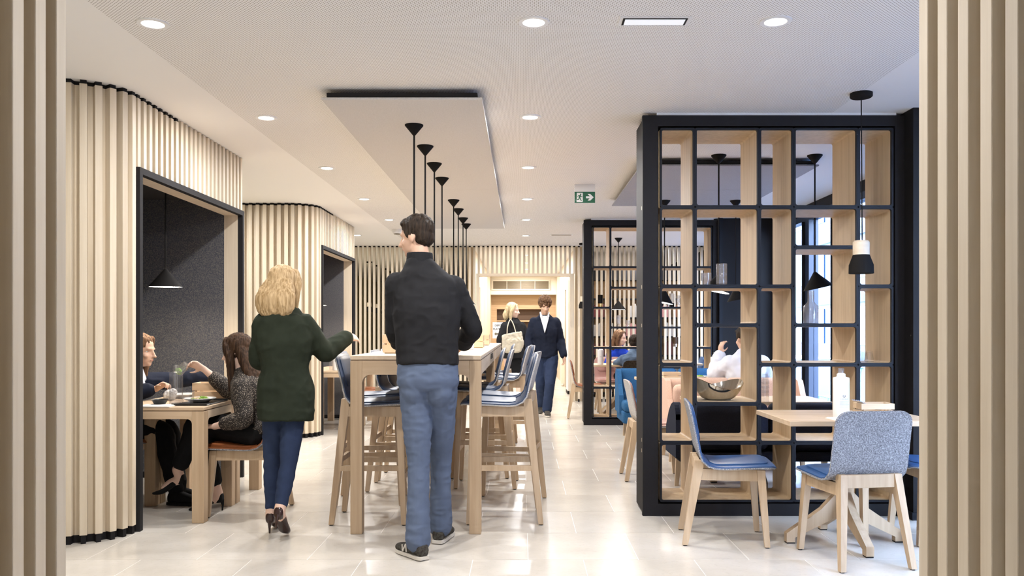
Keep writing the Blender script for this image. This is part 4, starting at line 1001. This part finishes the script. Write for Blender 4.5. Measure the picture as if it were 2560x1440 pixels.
q = MB(); p.torso(q, .020, .0, 1.0, 1.05, hem=(.04, .18, .14))
for sd in 'lr': p.arm(q, sd, .016, 1.15, .94 if sd == 'l' else .75)
p.part(q, 'blazer', NAVY, 5, .005, (9, 9, 11), 8)
q = MB(); n0 = p.J['neck']; limb(q, [n0 + V((.03, -.045, .0)), n0 + V((.075, -.03, -.10)), n0 + V((.09, 0, -.2))], [.022, .026, .02]); limb(q, [n0 + V((.03, .045, 0)), n0 + V((.075, .02, -.10))], [.02, .022]); p.part(q, 'shirt_front', WSH, 2, 0, vox=.006)
q = MB(); p.torso(q, .008, -.2, .12, 1.0)
for sd in 'lr': p.legp(q, sd, .010, 1.0, .9, .050)
p.part(q, 'trousers', BLKP, 5, .004, (10, 10, 10), 9)
p.hair(HBR2, 'long', .27, .09, back=(-2.87, 6.13, .84))
p.shoe('l', (1, 0, 0), SUEDE, SUEDE); o1, qf, rt = p.shoe('r', (1, -.1, 0), SUEDE, SUEDE)

# 5. man in navy cardigan walking towards the camera
J = dict(base=(.33, 12.15, 0), pelvis=(.335, 12.25, .90), chest=(.33, 12.2, 1.28), neck=(.325, 12.16, 1.47), head=(.33, 12.09, 1.595), lsh=(.515, 12.2, 1.395), rsh=(.145, 12.2, 1.395), lel=(.555, 12.27, 1.11), rel=(.10, 12.22, 1.10), lwr=(.60, 12.15, .87), rwr=(.115, 12.1, .86),
         lhip=(.42, 12.25, .85), rhip=(.25, 12.25, .85), lkn=(.40, 12.12, .47), rkn=(.27, 12.28, .46), lan=(.36, 12.17, .085), ran=(.27, 12.55, .12))
p = Person('man in navy cardigan and white shirt walking towards the camera', J, (0, -1, 0), (.15, -1, 0), 22, False, SK, .011)
hand(p.body, J['lwr'], (.1, -.2, -1), (-.8, -.4, 0), -1, 25); hand(p.body, J['rwr'], (0, -.2, -1), (.8, -.4, 0), 1, 25)
p.finish_body(3)
q = MB(); p.torso(q, .018, -.05, 1.0, 1.03, hem=(.05, .18, .135))
for sd in 'lr': p.arm(q, sd, .016, 1.1, .95)
p.part(q, 'cardigan', NAVY, 4, .005, (7, 7, 9), 2)
q = MB(); n0 = p.J['neck']; c0 = V((n0.x, n0.y - .115, 0))
q.add([(n0.x - .07, n0.y - .07, 1.445), (n0.x + .07, n0.y - .07, 1.445), (n0.x, c0.y - .045, 1.20), (n0.x - .065, n0.y - .0, 1.44), (n0.x + .065, n0.y - .0, 1.44), (n0.x, c0.y + .03, 1.18)], [(0, 1, 2), (3, 5, 4), (0, 3, 4, 1), (1, 4, 5, 2), (2, 5, 3, 0)])
limb(q, [n0 + V((-.045, -.075, -.04)), n0 + V((-.06, -.02, .02))], [.016, .014]); limb(q, [n0 + V((.045, -.075, -.04)), n0 + V((.06, -.02, .02))], [.016, .014])
p.part(q, 'shirt_front', WSH, 1, 0, vox=.007)
q = MB(); p.torso(q, .008, -.2, .14, 1.0)
for sd in 'lr': p.legp(q, sd, .012, 1.0, .97, .056)
p.part(q, 'jeans', DJEAN, 4, .005, (9, 9, 12), 6)
p.hair(HBR2, 'short', vol=1.10, rough=.016); p.shoe('l', (.05, -1, 0), SNK, SOLE); p.shoe('r', (-.05, -1, 0), SNK, SOLE, pitch=-15)

# 6. blonde woman beyond, with cream tote bag
J = dict(base=(-.14, 13.2, 0), pelvis=(-.13, 13.2, .88), chest=(-.14, 13.2, 1.25), neck=(-.145, 13.2, 1.43), head=(-.14, 13.18, 1.545), lsh=(-.29, 13.13, 1.345), rsh=(.02, 13.27, 1.345), lel=(-.34, 13.1, 1.08), rel=(.08, 13.3, 1.08), lwr=(-.28, 13.3, .90), rwr=(.06, 13.45, .92),
         lhip=(-.21, 13.17, .83), rhip=(-.06, 13.23, .83), lkn=(-.2, 13.2, .46), rkn=(-.05, 13.15, .46), lan=(-.2, 13.18, .085), ran=(-.04, 13.0, .1))
p = Person('light blonde woman in black beyond the stools', J, (.5, .85, 0), (.9, -.25, 0), 5, True, SK2, .011)
hand(p.body, J['lwr'], (0, .3, -1), (.6, 0, 0), 1, 25); hand(p.body, J['rwr'], (0, .3, -1), (-.6, 0, 0), -1, 25)
p.finish_body(3)
q = MB(); p.torso(q, .018, -.05, 1.0, 1.03, hem=(.08, .18, .135))
for sd in 'lr': p.arm(q, sd, .016, 1.1, .95)
p.part(q, 'jacket', BLK, 4, .005, (7, 7, 9), 2)
q = MB(); p.torso(q, .012, -.2, .14, 1.0, hem=(.33, .17, .13)); p.part(q, 'skirt', BLKP, 4, .004, (9, 9, 20), 6)
p.hair(HBL2, 'long', .16, .085); p.shoe('l', (.3, .9, 0), SUEDE, SUEDE); p.shoe('r', (.3, .9, 0), SUEDE, SUEDE)
TOTE = cloth_mat('cream_canvas', (.62, .56, .44))
tb = thing('tote_bag', 'cream canvas tote bag on the back of the blonde woman', 'bag', (-.15, 12.98, 1.06))
q = MB(); loft(q, [(V((0, 0, -.17)), V((.10, 0, 0)), V((0, .05, 0))), (V((0, 0, -.12)), V((.15, 0, 0)), V((0, .065, 0))), (V((.01, 0, 0)), V((.165, 0, 0)), V((0, .06, 0))), (V((-.01, 0, .13)), V((.15, 0, .03)), V((0, .035, 0)))], 16)
remesh(q, 'bag_body', TOTE, tb, .009, 3, .008, (14, 14, 14), 4, False)
for sy in (-.03, .03): MB().tube(catmull([(-.08, sy, .12), (-.07, sy, .24), (-.03, sy + .06, .34), (.02, sy + .04, .26), (.06, sy, .12)], 5), .008, 8).build('strap', TOTE, tb)

# 7. woman in royal blue
J = dict(base=(1.62, 13.4, 0), pelvis=(1.60, 13.38, .56), chest=(1.55, 13.27, .84), neck=(1.52, 13.22, .99), head=(1.535, 13.18, 1.115), lsh=(1.69, 13.22, .90), rsh=(1.355, 13.27, .90), lel=(1.74, 13.05, .74), rel=(1.33, 13.1, .72), lwr=(1.66, 12.85, .79), rwr=(1.48, 12.88, .79),
         lhip=(1.68, 13.35, .54), rhip=(1.50, 13.35, .54), lkn=(1.68, 12.98, .50), rkn=(1.50, 12.98, .50), lan=(1.68, 13.02, .085), ran=(1.50, 13.02, .085))
p = Person('woman in a royal blue top seated behind the far shelving unit', J, (0, -1, 0), (.85, -.5, 0), 6, True, SK2, .011)
hand(p.body, J['lwr'], (-.3, -.9, 0), (0, 0, -1), -1, 30, .9); hand(p.body, J['rwr'], (.3, -.9, 0), (0, 0, -1), 1, 30, .9)
p.finish_body(3)
q = MB(); p.torso(q, .012, .0, 1.0, 1.02)
for sd in 'lr': p.arm(q, sd, .012, 1.1, -.35)
p.part(q, 'top', RBLUE, 4, .004)
q = MB(); p.torso(q, .008, -.2, .12, 1.0)
for sd in 'lr': p.legp(q, sd, .010, 1.0, .95, .05)
p.part(q, 'trousers', BLKP, 4, .004); p.hair(HBR2, 'long', .2, .08); p.shoe('l', (0, -1, 0), SUEDE, SUEDE); p.shoe('r', (0, -1, 0), SUEDE, SUEDE)

# 8. man in denim jacket, back to the camera
J = dict(base=(1.60, 11.78, 0), pelvis=(1.60, 11.80, .56), chest=(1.60, 11.88, .82), neck=(1.60, 11.96, .96), head=(1.60, 12.0, 1.045), lsh=(1.42, 11.92, .87), rsh=(1.78, 11.92, .87), lel=(1.37, 12.1, .76), rel=(1.83, 12.1, .76), lwr=(1.46, 12.26, .785), rwr=(1.72, 12.26, .785),
         lhip=(1.52, 11.84, .54), rhip=(1.68, 11.84, .54), lkn=(1.50, 12.2, .50), rkn=(1.70, 12.2, .50), lan=(1.50, 12.15, .085), ran=(1.70, 12.15, .085))
p = Person('man in a denim jacket seated with his back to the camera', J, (0, 1, 0), (0, 1, 0), 12, False, SK, .011)
hand(p.body, J['lwr'], (.3, .9, 0), (0, 0, -1), 1, 30); hand(p.body, J['rwr'], (-.3, .9, 0), (0, 0, -1), -1, 30)
p.finish_body(3)
q = MB(); p.torso(q, .020, .0, 1.0, 1.05)
for sd in 'lr': p.arm(q, sd, .016, 1.1, .95)
p.part(q, 'jacket', DENIM, 4, .006)
q = MB(); p.torso(q, .008, -.2, .12, 1.0)
for sd in 'lr': p.legp(q, sd, .010, 1.0, .95, .05)
p.part(q, 'trousers', DJEAN, 4, .004); p.hair(HDK, 'short'); p.shoe('l', (0, 1, 0), SUEDE, SUEDE); p.shoe('r', (0, 1, 0), SUEDE, SUEDE)

# 9. man in white shirt, back to the camera
J = dict(base=(2.2, 8.15, 0), pelvis=(2.17, 8.20, .56), chest=(2.18, 8.24, .88), neck=(2.18, 8.28, 1.045), head=(2.19, 8.32, 1.155), lsh=(2.0, 8.24, .96), rsh=(2.37, 8.24, .96), lel=(1.90, 8.36, .80), rel=(2.42, 8.40, .78), lwr=(1.985, 8.46, 1.0), rwr=(2.32, 8.55, .79),
         lhip=(2.09, 8.22, .54), rhip=(2.26, 8.22, .54), lkn=(2.07, 8.58, .50), rkn=(2.28, 8.58, .50), lan=(2.07, 8.55, .085), ran=(2.28, 8.55, .085))
p = Person('man in a white shirt seated with his back to the camera', J, (0, 1, 0), (-.4, 1, 0), 8, False, SK, .010)
hand(p.body, J['lwr'], (.1, -.1, 1), (.7, .3, 0), -1, 30); hand(p.body, J['rwr'], (-.3, .9, 0), (0, 0, -1), -1, 30)
p.finish_body(3)
q = MB(); p.torso(q, .020, .0, 1.0, 1.05)
for sd in 'lr': p.arm(q, sd, .020, 1.15, .9)
p.part(q, 'shirt', WSH, 4, .007, (9, 9, 9))
q = MB(); p.torso(q, .008, -.2, .12, 1.0)
for sd in 'lr': p.legp(q, sd, .010, 1.0, .95, .05)
p.part(q, 'trousers', BLKP, 4, .004); p.hair(HDK, 'short'); p.shoe('l', (0, 1, 0), SUEDE, SUEDE); p.shoe('r', (0, 1, 0), SUEDE, SUEDE)
# ------------------------------------------------------------ small things
def gl_lathe(t, name, prof, mt, smooth=40, n=28): return MB().lathe(prof, n).build(name, mt, t, smooth)
def bottle(x, y, z, label, full=True, frosted=False, s=1.0, text=True, tint=None):
    t = thing('water_bottle', label, 'bottle', (x, y, z), group=None); t.scale = (s, s, s)
    pr = [(0, .001), (.040, .001), (.0425, .006), (.0425, .205), (.041, .214), (.024, .219), (.0225, .222), (.0225, .233), (.017, .237), (.0155, .239), (.0155, .262), (.0135, .262)]
    if frosted: gl_lathe(t, 'bottle_body', pr[:-3] + [(.015, .239), (0, .239)], M['frost'], 40)
    else:
        gl_lathe(t, 'bottle_body', pr + [(.0135, .240), (.0205, .220), (.0385, .210), (.0395, .010), (0, .008)], M['glass'], 40)
        if full: gl_lathe(t, 'water', [(0, .0095), (.039, .0105), (.039, .185), (0, .185)], M['water'], 40)
    gl_lathe(t, 'neck', [(.0165, .240), (.0165, .246), (.0155, .247), (.0165, .250), (.0165, .254), (.0155, .255), (.0165, .258), (.0165, .264), (.012, .264), (.012, .240)], M['glass'] if not frosted else M['ribglass'], 40)
    rg = MB()
    for k in range(15):
        a0, a1 = R(30 + k * 20), R(30 + (k + 1) * 20)
        rg.tube([(.0062 * math.sin(a0), -.0432, .118 + .0062 * math.cos(a0)), (.0062 * math.sin(a1), -.0432, .118 + .0062 * math.cos(a1))], .0011, 5)
    rg.build('ring_logo', M['ink'], t)
    if text:
        text_mesh('CASTALIE', .0095, M['inkpale'], t, (0, -.0434, .102)); 
        for i in range(6): MB().box((-.024, -.0436, .090 - i * .006), (.024 - .003 * (i % 3), -.0424, .0912 - i * .006)).build('print_line', M['inkpale'], t)
    return t
def tumbler(x, y, z, label, h=.09, r=.035, up=True, group=None):
    t = thing('glass_tumbler', label, 'glass', (x, y, z), group=group); n = 10
    pr = [(0, .001), (r * .72, .001), (r * .74, .008), (r * .9, h * .5), (r, h), (r * .95, h), (r * .84, h * .5), (r * .66, .014), (0, .012)]
    if not up: pr = [(a, h - b) for a, b in pr]
    g = gl_lathe(t, 'glass_body', pr, M['glass'], 25, 12); return t
def ribbed(x, y, z, label, parts, s=1, kind='vase'):
    t = thing('ribbed_' + kind, label, kind, (x, y, z)); n = 36; mb = MB(); prof = parts; vs = []; fs = []
    for r, zz in prof:
        for k in range(n * 2): a = math.pi * k / n; rr = r * (1 - (.03 if k % 2 else 0)); vs.append((rr * math.cos(a), rr * math.sin(a), zz))
    N = n * 2
    for i in range(len(prof) - 1):
        for k in range(N): fs.append((i * N + k, i * N + (k + 1) % N, (i + 1) * N + (k + 1) % N, (i + 1) * N + k))
    mb.add(vs, fs).build('glass_body', M['ribglass'], t, 60); return t
def crate(x, y, z, label, w=.20, d=.13, h=.10, rz=0, tiers=2):
    t = thing('wooden_crate', label, 'crate', (x, y, z), R(rz)); g = .008; th = (h - g * (tiers - 1)) / tiers
    for k in range(tiers):
        z0 = k * (th + g) + .006 * (k == 0); z1 = k * (th + g) + th
        MB().box((-w / 2, -d / 2, z0), (w / 2, -d / 2 + .010, z1), .001).build('long_board', M['crate'], t); MB().box((-w / 2, d / 2 - .010, z0), (w / 2, d / 2, z1), .001).build('long_board', M['crate'], t)
        MB().box((-w / 2, -d / 2 + .010, z0), (-w / 2 + .012, d / 2 - .010, z1), .001).build('end_board', M['crate'], t); MB().box((w / 2 - .012, -d / 2 + .010, z0), (w / 2, d / 2 - .010, z1), .001).build('end_board', M['crate'], t)
    MB().box((-w / 2 + .012, -d / 2 + .01, 0), (w / 2 - .012, d / 2 - .01, .006)).build('base_board', M['crate'], t)
    for sx in (-1, 1):
        for sy in (-1, 1): MB().box((sx * (w / 2 - .024) - .008, sy * (d / 2 - .018) - .008, .006), (sx * (w / 2 - .024) + .008, sy * (d / 2 - .018) + .008, h - .01)).build('corner_post', M['crate'], t)
    return t
def plate(x, y, z, label, r=.125, food=False):
    t = thing('plate', label, 'plate', (x, y, z)); gl_lathe(t, 'dish', [(0, .001), (r * .55, .001), (r * .62, .006), (r, .026), (r * .99, .029), (r * .62, .011), (0, .008)], M['china'], 40, 36)
    if food:
        random.seed(5)
        for k in range(16):
            a, rr = random.uniform(0, 6.28), random.uniform(0, r * .55); q = MB(); ell(q, (rr * math.cos(a), rr * math.sin(a), .018 + random.uniform(0, .012)), (.022, .012, .010), Matrix.Rotation(a, 3, 'Z'), 8)
            q.build('salad_leaf' if k % 4 else 'crouton', M['leaf'] if k % 4 else M['foodtan'], t, 80)
    return t
# near booth table
TZ = .745
bottle(-2.295, 5.60, TZ + .0005, 'clear water bottle on the near booth table', True, False, 1.0, False)
tumbler(-2.195, 5.55, TZ + .0005, 'clear glass tumbler beside the water bottle on the booth table', .085, .040)
bw = thing('small_bowl', 'small black bowl at the edge of the near booth table', 'bowl', (-2.375, 5.535, TZ + .001)); gl_lathe(bw, 'bowl_body', [(0, 0), (.03, 0), (.052, .038), (.055, .040), (.050, .038), (.028, .006), (0, .005)], M['bowl'], 40)
tr = thing('serving_tray', 'dark serving tray under the salad plate', 'tray', (-2.17, 5.70, TZ)); MB().box((-.115, -.20, 0), (.115, .20, .008), .003).build('tray_base', M['bowl'], tr)
MB().box((-.115, -.20, .008), (.115, -.192, .016)).build('tray_rim', M['bowl'], tr); MB().box((-.115, .192, .008), (.115, .20, .016)).build('tray_rim', M['bowl'], tr)
plate(-2.175, 5.70, TZ + .0085, 'white plate of green salad before the dark-haired woman', .105, True)
plate(-2.47, 6.16, TZ + .001, 'white plate in front of the woman in the blazer', .11)
crate(-2.235, 6.10, TZ + .001, 'slatted wooden crate on the near booth table', .24, .15, .115)
nb = MB().box((-.10, -.07, 0), (.10, .07, .005)).box((-.095, -.065, .005), (.09, .06, .009)).build('napkin', M['paper'], None); nb.location = (-2.36, 5.475, TZ + .0005); tag(nb, 'white paper napkins at the front edge of the near booth table', 'napkin')
cr = MB(); ell(cr, (0, 0, .035), (.04, .03, .036)); ell(cr, (.02, .01, .055), (.022, .025, .025)); cr2 = remesh(cr, 'crumpled_napkin', M['paper'], None, .005, 1, .008, (60, 60, 60), 2); cr2.location = (-2.475, 5.93, TZ); tag(cr2, 'crumpled white napkin held at the booth table', 'napkin')
gh = thing('held_glass', 'glass with green leaf held by the dark-haired woman', 'glass', (-2.335, 5.88, 1.0)); gh.rotation_euler = (0, R(-130), 0)
gl_lathe(gh, 'glass_body', [(0, 0), (.028, 0), (.032, .04), (.036, .08), (.034, .08), (.030, .04), (.026, .006), (0, .005)], M['glass'], 40, 16); q = MB(); ell(q, (0, 0, .075), (.028, .02, .022)); q.build('leaf', M['leaf'], gh, 80)
# far booth table
bottle(-2.28, 10.35, TZ + .0005, 'frosted bottle on the far booth table', False, True, 1, False)
bottle(-2.34, 10.42, TZ + .0005, 'clear bottle behind the frosted one on the far booth table', False, False, 1, False)
# high tables
HZ = 1.0855
crate(-.80, 5.62, HZ, 'wooden two-tier crate on the near high table left of the man', .23, .17, .125)
crate(-.43, 7.3, HZ, 'wooden crate on the near high table right of the man', .20, .16, .11)
crate(-.43, 8.6, HZ, 'wooden crate on the second high table', .20, .16, .11)
bottle(-.415, 6.55, HZ, 'frosted white bottle on the near high table right of the man', False, True, 1, False)
for yy in (6.75, 7.0): 
    so = thing('socket_box', 'dark power socket in the right edge of the near high table' + (', farther one' if yy > 6.9 else ', nearer one'), 'socket', (-.2475, yy, 1.03)); MB().box((-.0, -.03, -.022), (.004, .03, .022)).build('socket_plate', M['frame'], so)
# right dining table
RZ = .7425
bottle(1.815, 4.80, RZ, 'frosted white bottle with ring logo on the right dining table', False, True, 1.06, True)
crate(2.04, 4.90, RZ, 'pale wooden cutlery box on the right dining table', .19, .13, .075, 0, 2)
cf = thing('cutlery', 'steel forks sticking out of the wooden cutlery box', 'cutlery', (1.965, 4.87, RZ + .025))
for k in range(4): MB().tube([(.09, .02 * k - .03, .01), (-.035 - .006 * k, .015 * k - .02, .068)], .003, 6).build('handle', M['chrome'], cf)
nk = MB().box((-.085, -.085, 0), (.085, .085, .004)).box((-.08, -.08, .004), (.085, .08, .008)).build('napkin', M['paper'], None); nk.location = (1.79, 4.70, RZ); nk.rotation_euler = (0, 0, R(4)); tag(nk, 'stack of cream napkins under the frosted bottle', 'napkin')
nk.location.x = 1.80; nk.location.y = 4.675
# near shelving unit contents
ribbed(1.265, 5.80, 1.5437, 'short ribbed glass jar on the near shelving unit', [(0, .001), (.029, .001), (.029, .034), (.037, .036), (.037, .088), (.034, .088), (.033, .04), (.025, .034), (.025, .006), (0, .006)], kind='jar')
ribbed(1.372, 5.80, 1.5437, 'tall ribbed glass vase on the near shelving unit', [(0, .001), (.030, .001), (.030, .010), (.036, .012), (.036, .150), (.033, .152), (.032, .02), (0, .02)])
ribbed(1.985, 5.80, 1.2847, 'ribbed glass carafe with long neck on the near shelving unit', [(0, .001), (.050, .001), (.051, .004), (.051, .118), (.026, .140), (.022, .150), (.022, .225), (.020, .225), (.020, .150), (.047, .115), (.047, .006), (0, .006)], kind='carafe')
ribbed(1.86, 5.80, 1.2847, 'short ribbed glass jar next to the carafe on the near shelving unit', [(0, .001), (.026, .001), (.026, .045), (.033, .047), (.033, .088), (.030, .088), (.029, .05), (.022, .045), (.022, .006), (0, .006)], kind='jar')
tumbler(2.33, 5.76, 1.0207, 'upturned glass tumbler on the near shelving unit, left of the pair', .078, .030, False)
tumbler(2.385, 5.80, 1.0207, 'upturned glass tumbler on the near shelving unit, right of the pair', .078, .030, False)
sb = thing('steel_bowl', 'large polished steel bowl with wavy rim on the near shelving unit', 'bowl', (1.345, 5.81, .7597)); mb = MB(); vs = []; fs = []; n = 40; mr = 10
for lvl in (0, 1):
    for i in range(mr + 1):
        u = i / mr; rr = .05 + (.178 - .05) * (u ** .75) - (.004 if lvl else 0)
        for k in range(n):
            a = 2 * math.pi * k / n; hgt = .115 + .030 * math.cos(2 * (a - R(200)) * .5 * 2) + .012 * math.cos(a - R(150)); zz = hgt * u ** 2.1 + (.004 if lvl else .001)
            vs.append((rr * math.cos(a), rr * .82 * math.sin(a), zz))
W = (mr + 1) * n
for lvl in (0, 1):
    for i in range(mr):
        for k in range(n): a = lvl * W + i * n + k; b = lvl * W + i * n + (k + 1) % n; fs.append((a, b, b + n, a + n))
for k in range(n): a = mr * n + k; b = mr * n + (k + 1) % n; fs.append((a, b, W + b, W + a))
fs += [tuple(range(n)), tuple(W + k for k in range(n))]
mb.add(vs, fs).build('bowl_body', M['steel'], sb, 50)
# stacked tumblers on the pale table
for k in range(5): tumbler(1.90, 6.60, .6805 + k * .035, '%s glass from the bottom of the tumbler stack on the pale table' % ORD[k], .085, .034, False)
# plates in front of the white-shirted man
plate(1.78, 8.62, RZ, 'white plate on the table of the white-shirted man', .12, True); plate(2.05, 8.66, RZ, 'second white plate near the hand of the white-shirted man', .11)
crate(1.52, 8.60, RZ, 'small wooden crate on the table of the white-shirted man', .18, .13, .07)
bottle(2.02, 8.85, RZ, 'frosted bottle on the table of the white-shirted man', False, True, 1, False)
# far shelving unit contents
def drum(x, y, z, label, h=.16, r=.032, top='lampblack', bot='brass'):
    t = thing('table_lamp', label, 'lamp', (x, y, z)); gl_lathe(t, 'base', [(0, 0), (r * .96, 0), (r * .96, h * .3), (0, h * .3)], M[bot], 40); gl_lathe(t, 'shade', [(0, h * .3), (r, h * .3), (r, h), (0, h)], M[top], 40); return t
FY = 11.16
drum(1.035, FY, 1.5437, 'black and brass cylinder lamp in the far shelving unit')
ribbed(1.275, FY, 1.2847, 'tall ribbed glass vase in the far shelving unit', [(0, .001), (.020, .001), (.020, .03), (.030, .032), (.030, .150), (.027, .152), (.026, .04), (0, .03)])
ribbed(1.40, FY, 1.2847, 'short ribbed glass jar in the far shelving unit', [(0, .001), (.031, .001), (.031, .035), (.037, .037), (.037, .085), (.034, .085), (.033, .04), (0, .006)], kind='jar')
ribbed(1.93, FY, 1.5437, 'short ribbed glass jar at the right of the far shelving unit', [(0, .001), (.031, .001), (.031, .035), (.037, .037), (.037, .085), (.034, .085), (.033, .04), (0, .006)], kind='jar')
ribbed(2.07, FY, 1.5437, 'tall ribbed glass vase at the right of the far shelving unit', [(0, .001), (.020, .001), (.020, .03), (.030, .032), (.030, .150), (.027, .152), (.026, .04), (0, .03)])
drum(1.99, FY + .06, 1.5437, 'pale and black cylinder lamp between the ribbed glasses', .18, .034, 'slatx', 'lampblack')
drum(2.03, FY, 1.0207, 'brown cylinder lamp with steel base in the far shelving unit', .125, .036, 'walnut', 'chrome')
bottle(1.12, 12.05, RZ, 'frosted bottle on the pedestal table left behind the far shelving unit', False, True, 1, False)
bottle(1.92, 12.7, RZ, 'clear bottle at the far right dining table, nearer one', False, False, 1, False); bottle(1.84, 12.85, RZ, 'clear bottle at the far right dining table, farther one', False, False, .9, False)
# tray return sign
sg = thing('floor_sign', 'cream notice on a stand reading depose plateaux with an arrow', 'sign', (-.38, 14.1, 0))
MB().lathe([(0, 0), (.13, 0), (.13, .012), (0, .012)], 24).build('base', M['chrome'], sg); MB().tube([(0, 0, .012), (0, 0, 1.12)], .012, 10).build('pole', M['chrome'], sg)
MB().box((-.11, -.012, 1.10), (.11, -.002, 1.37)).build('notice_board', M['paper'], sg)
text_mesh('DEPOSE', .042, M['ink'], sg, (-.0, -.0135, 1.315), bold=.0008); text_mesh('PLATEAUX', .042, M['ink'], sg, (-.0, -.0135, 1.255), bold=.0008)
MB().prism([(-.085, 1.175), (-.05, 1.205), (-.05, 1.187), (.075, 1.187), (.075, 1.163), (-.05, 1.163), (-.05, 1.145)], -.0145, -.012, 'xz').build('arrow', M['mesh'], sg)
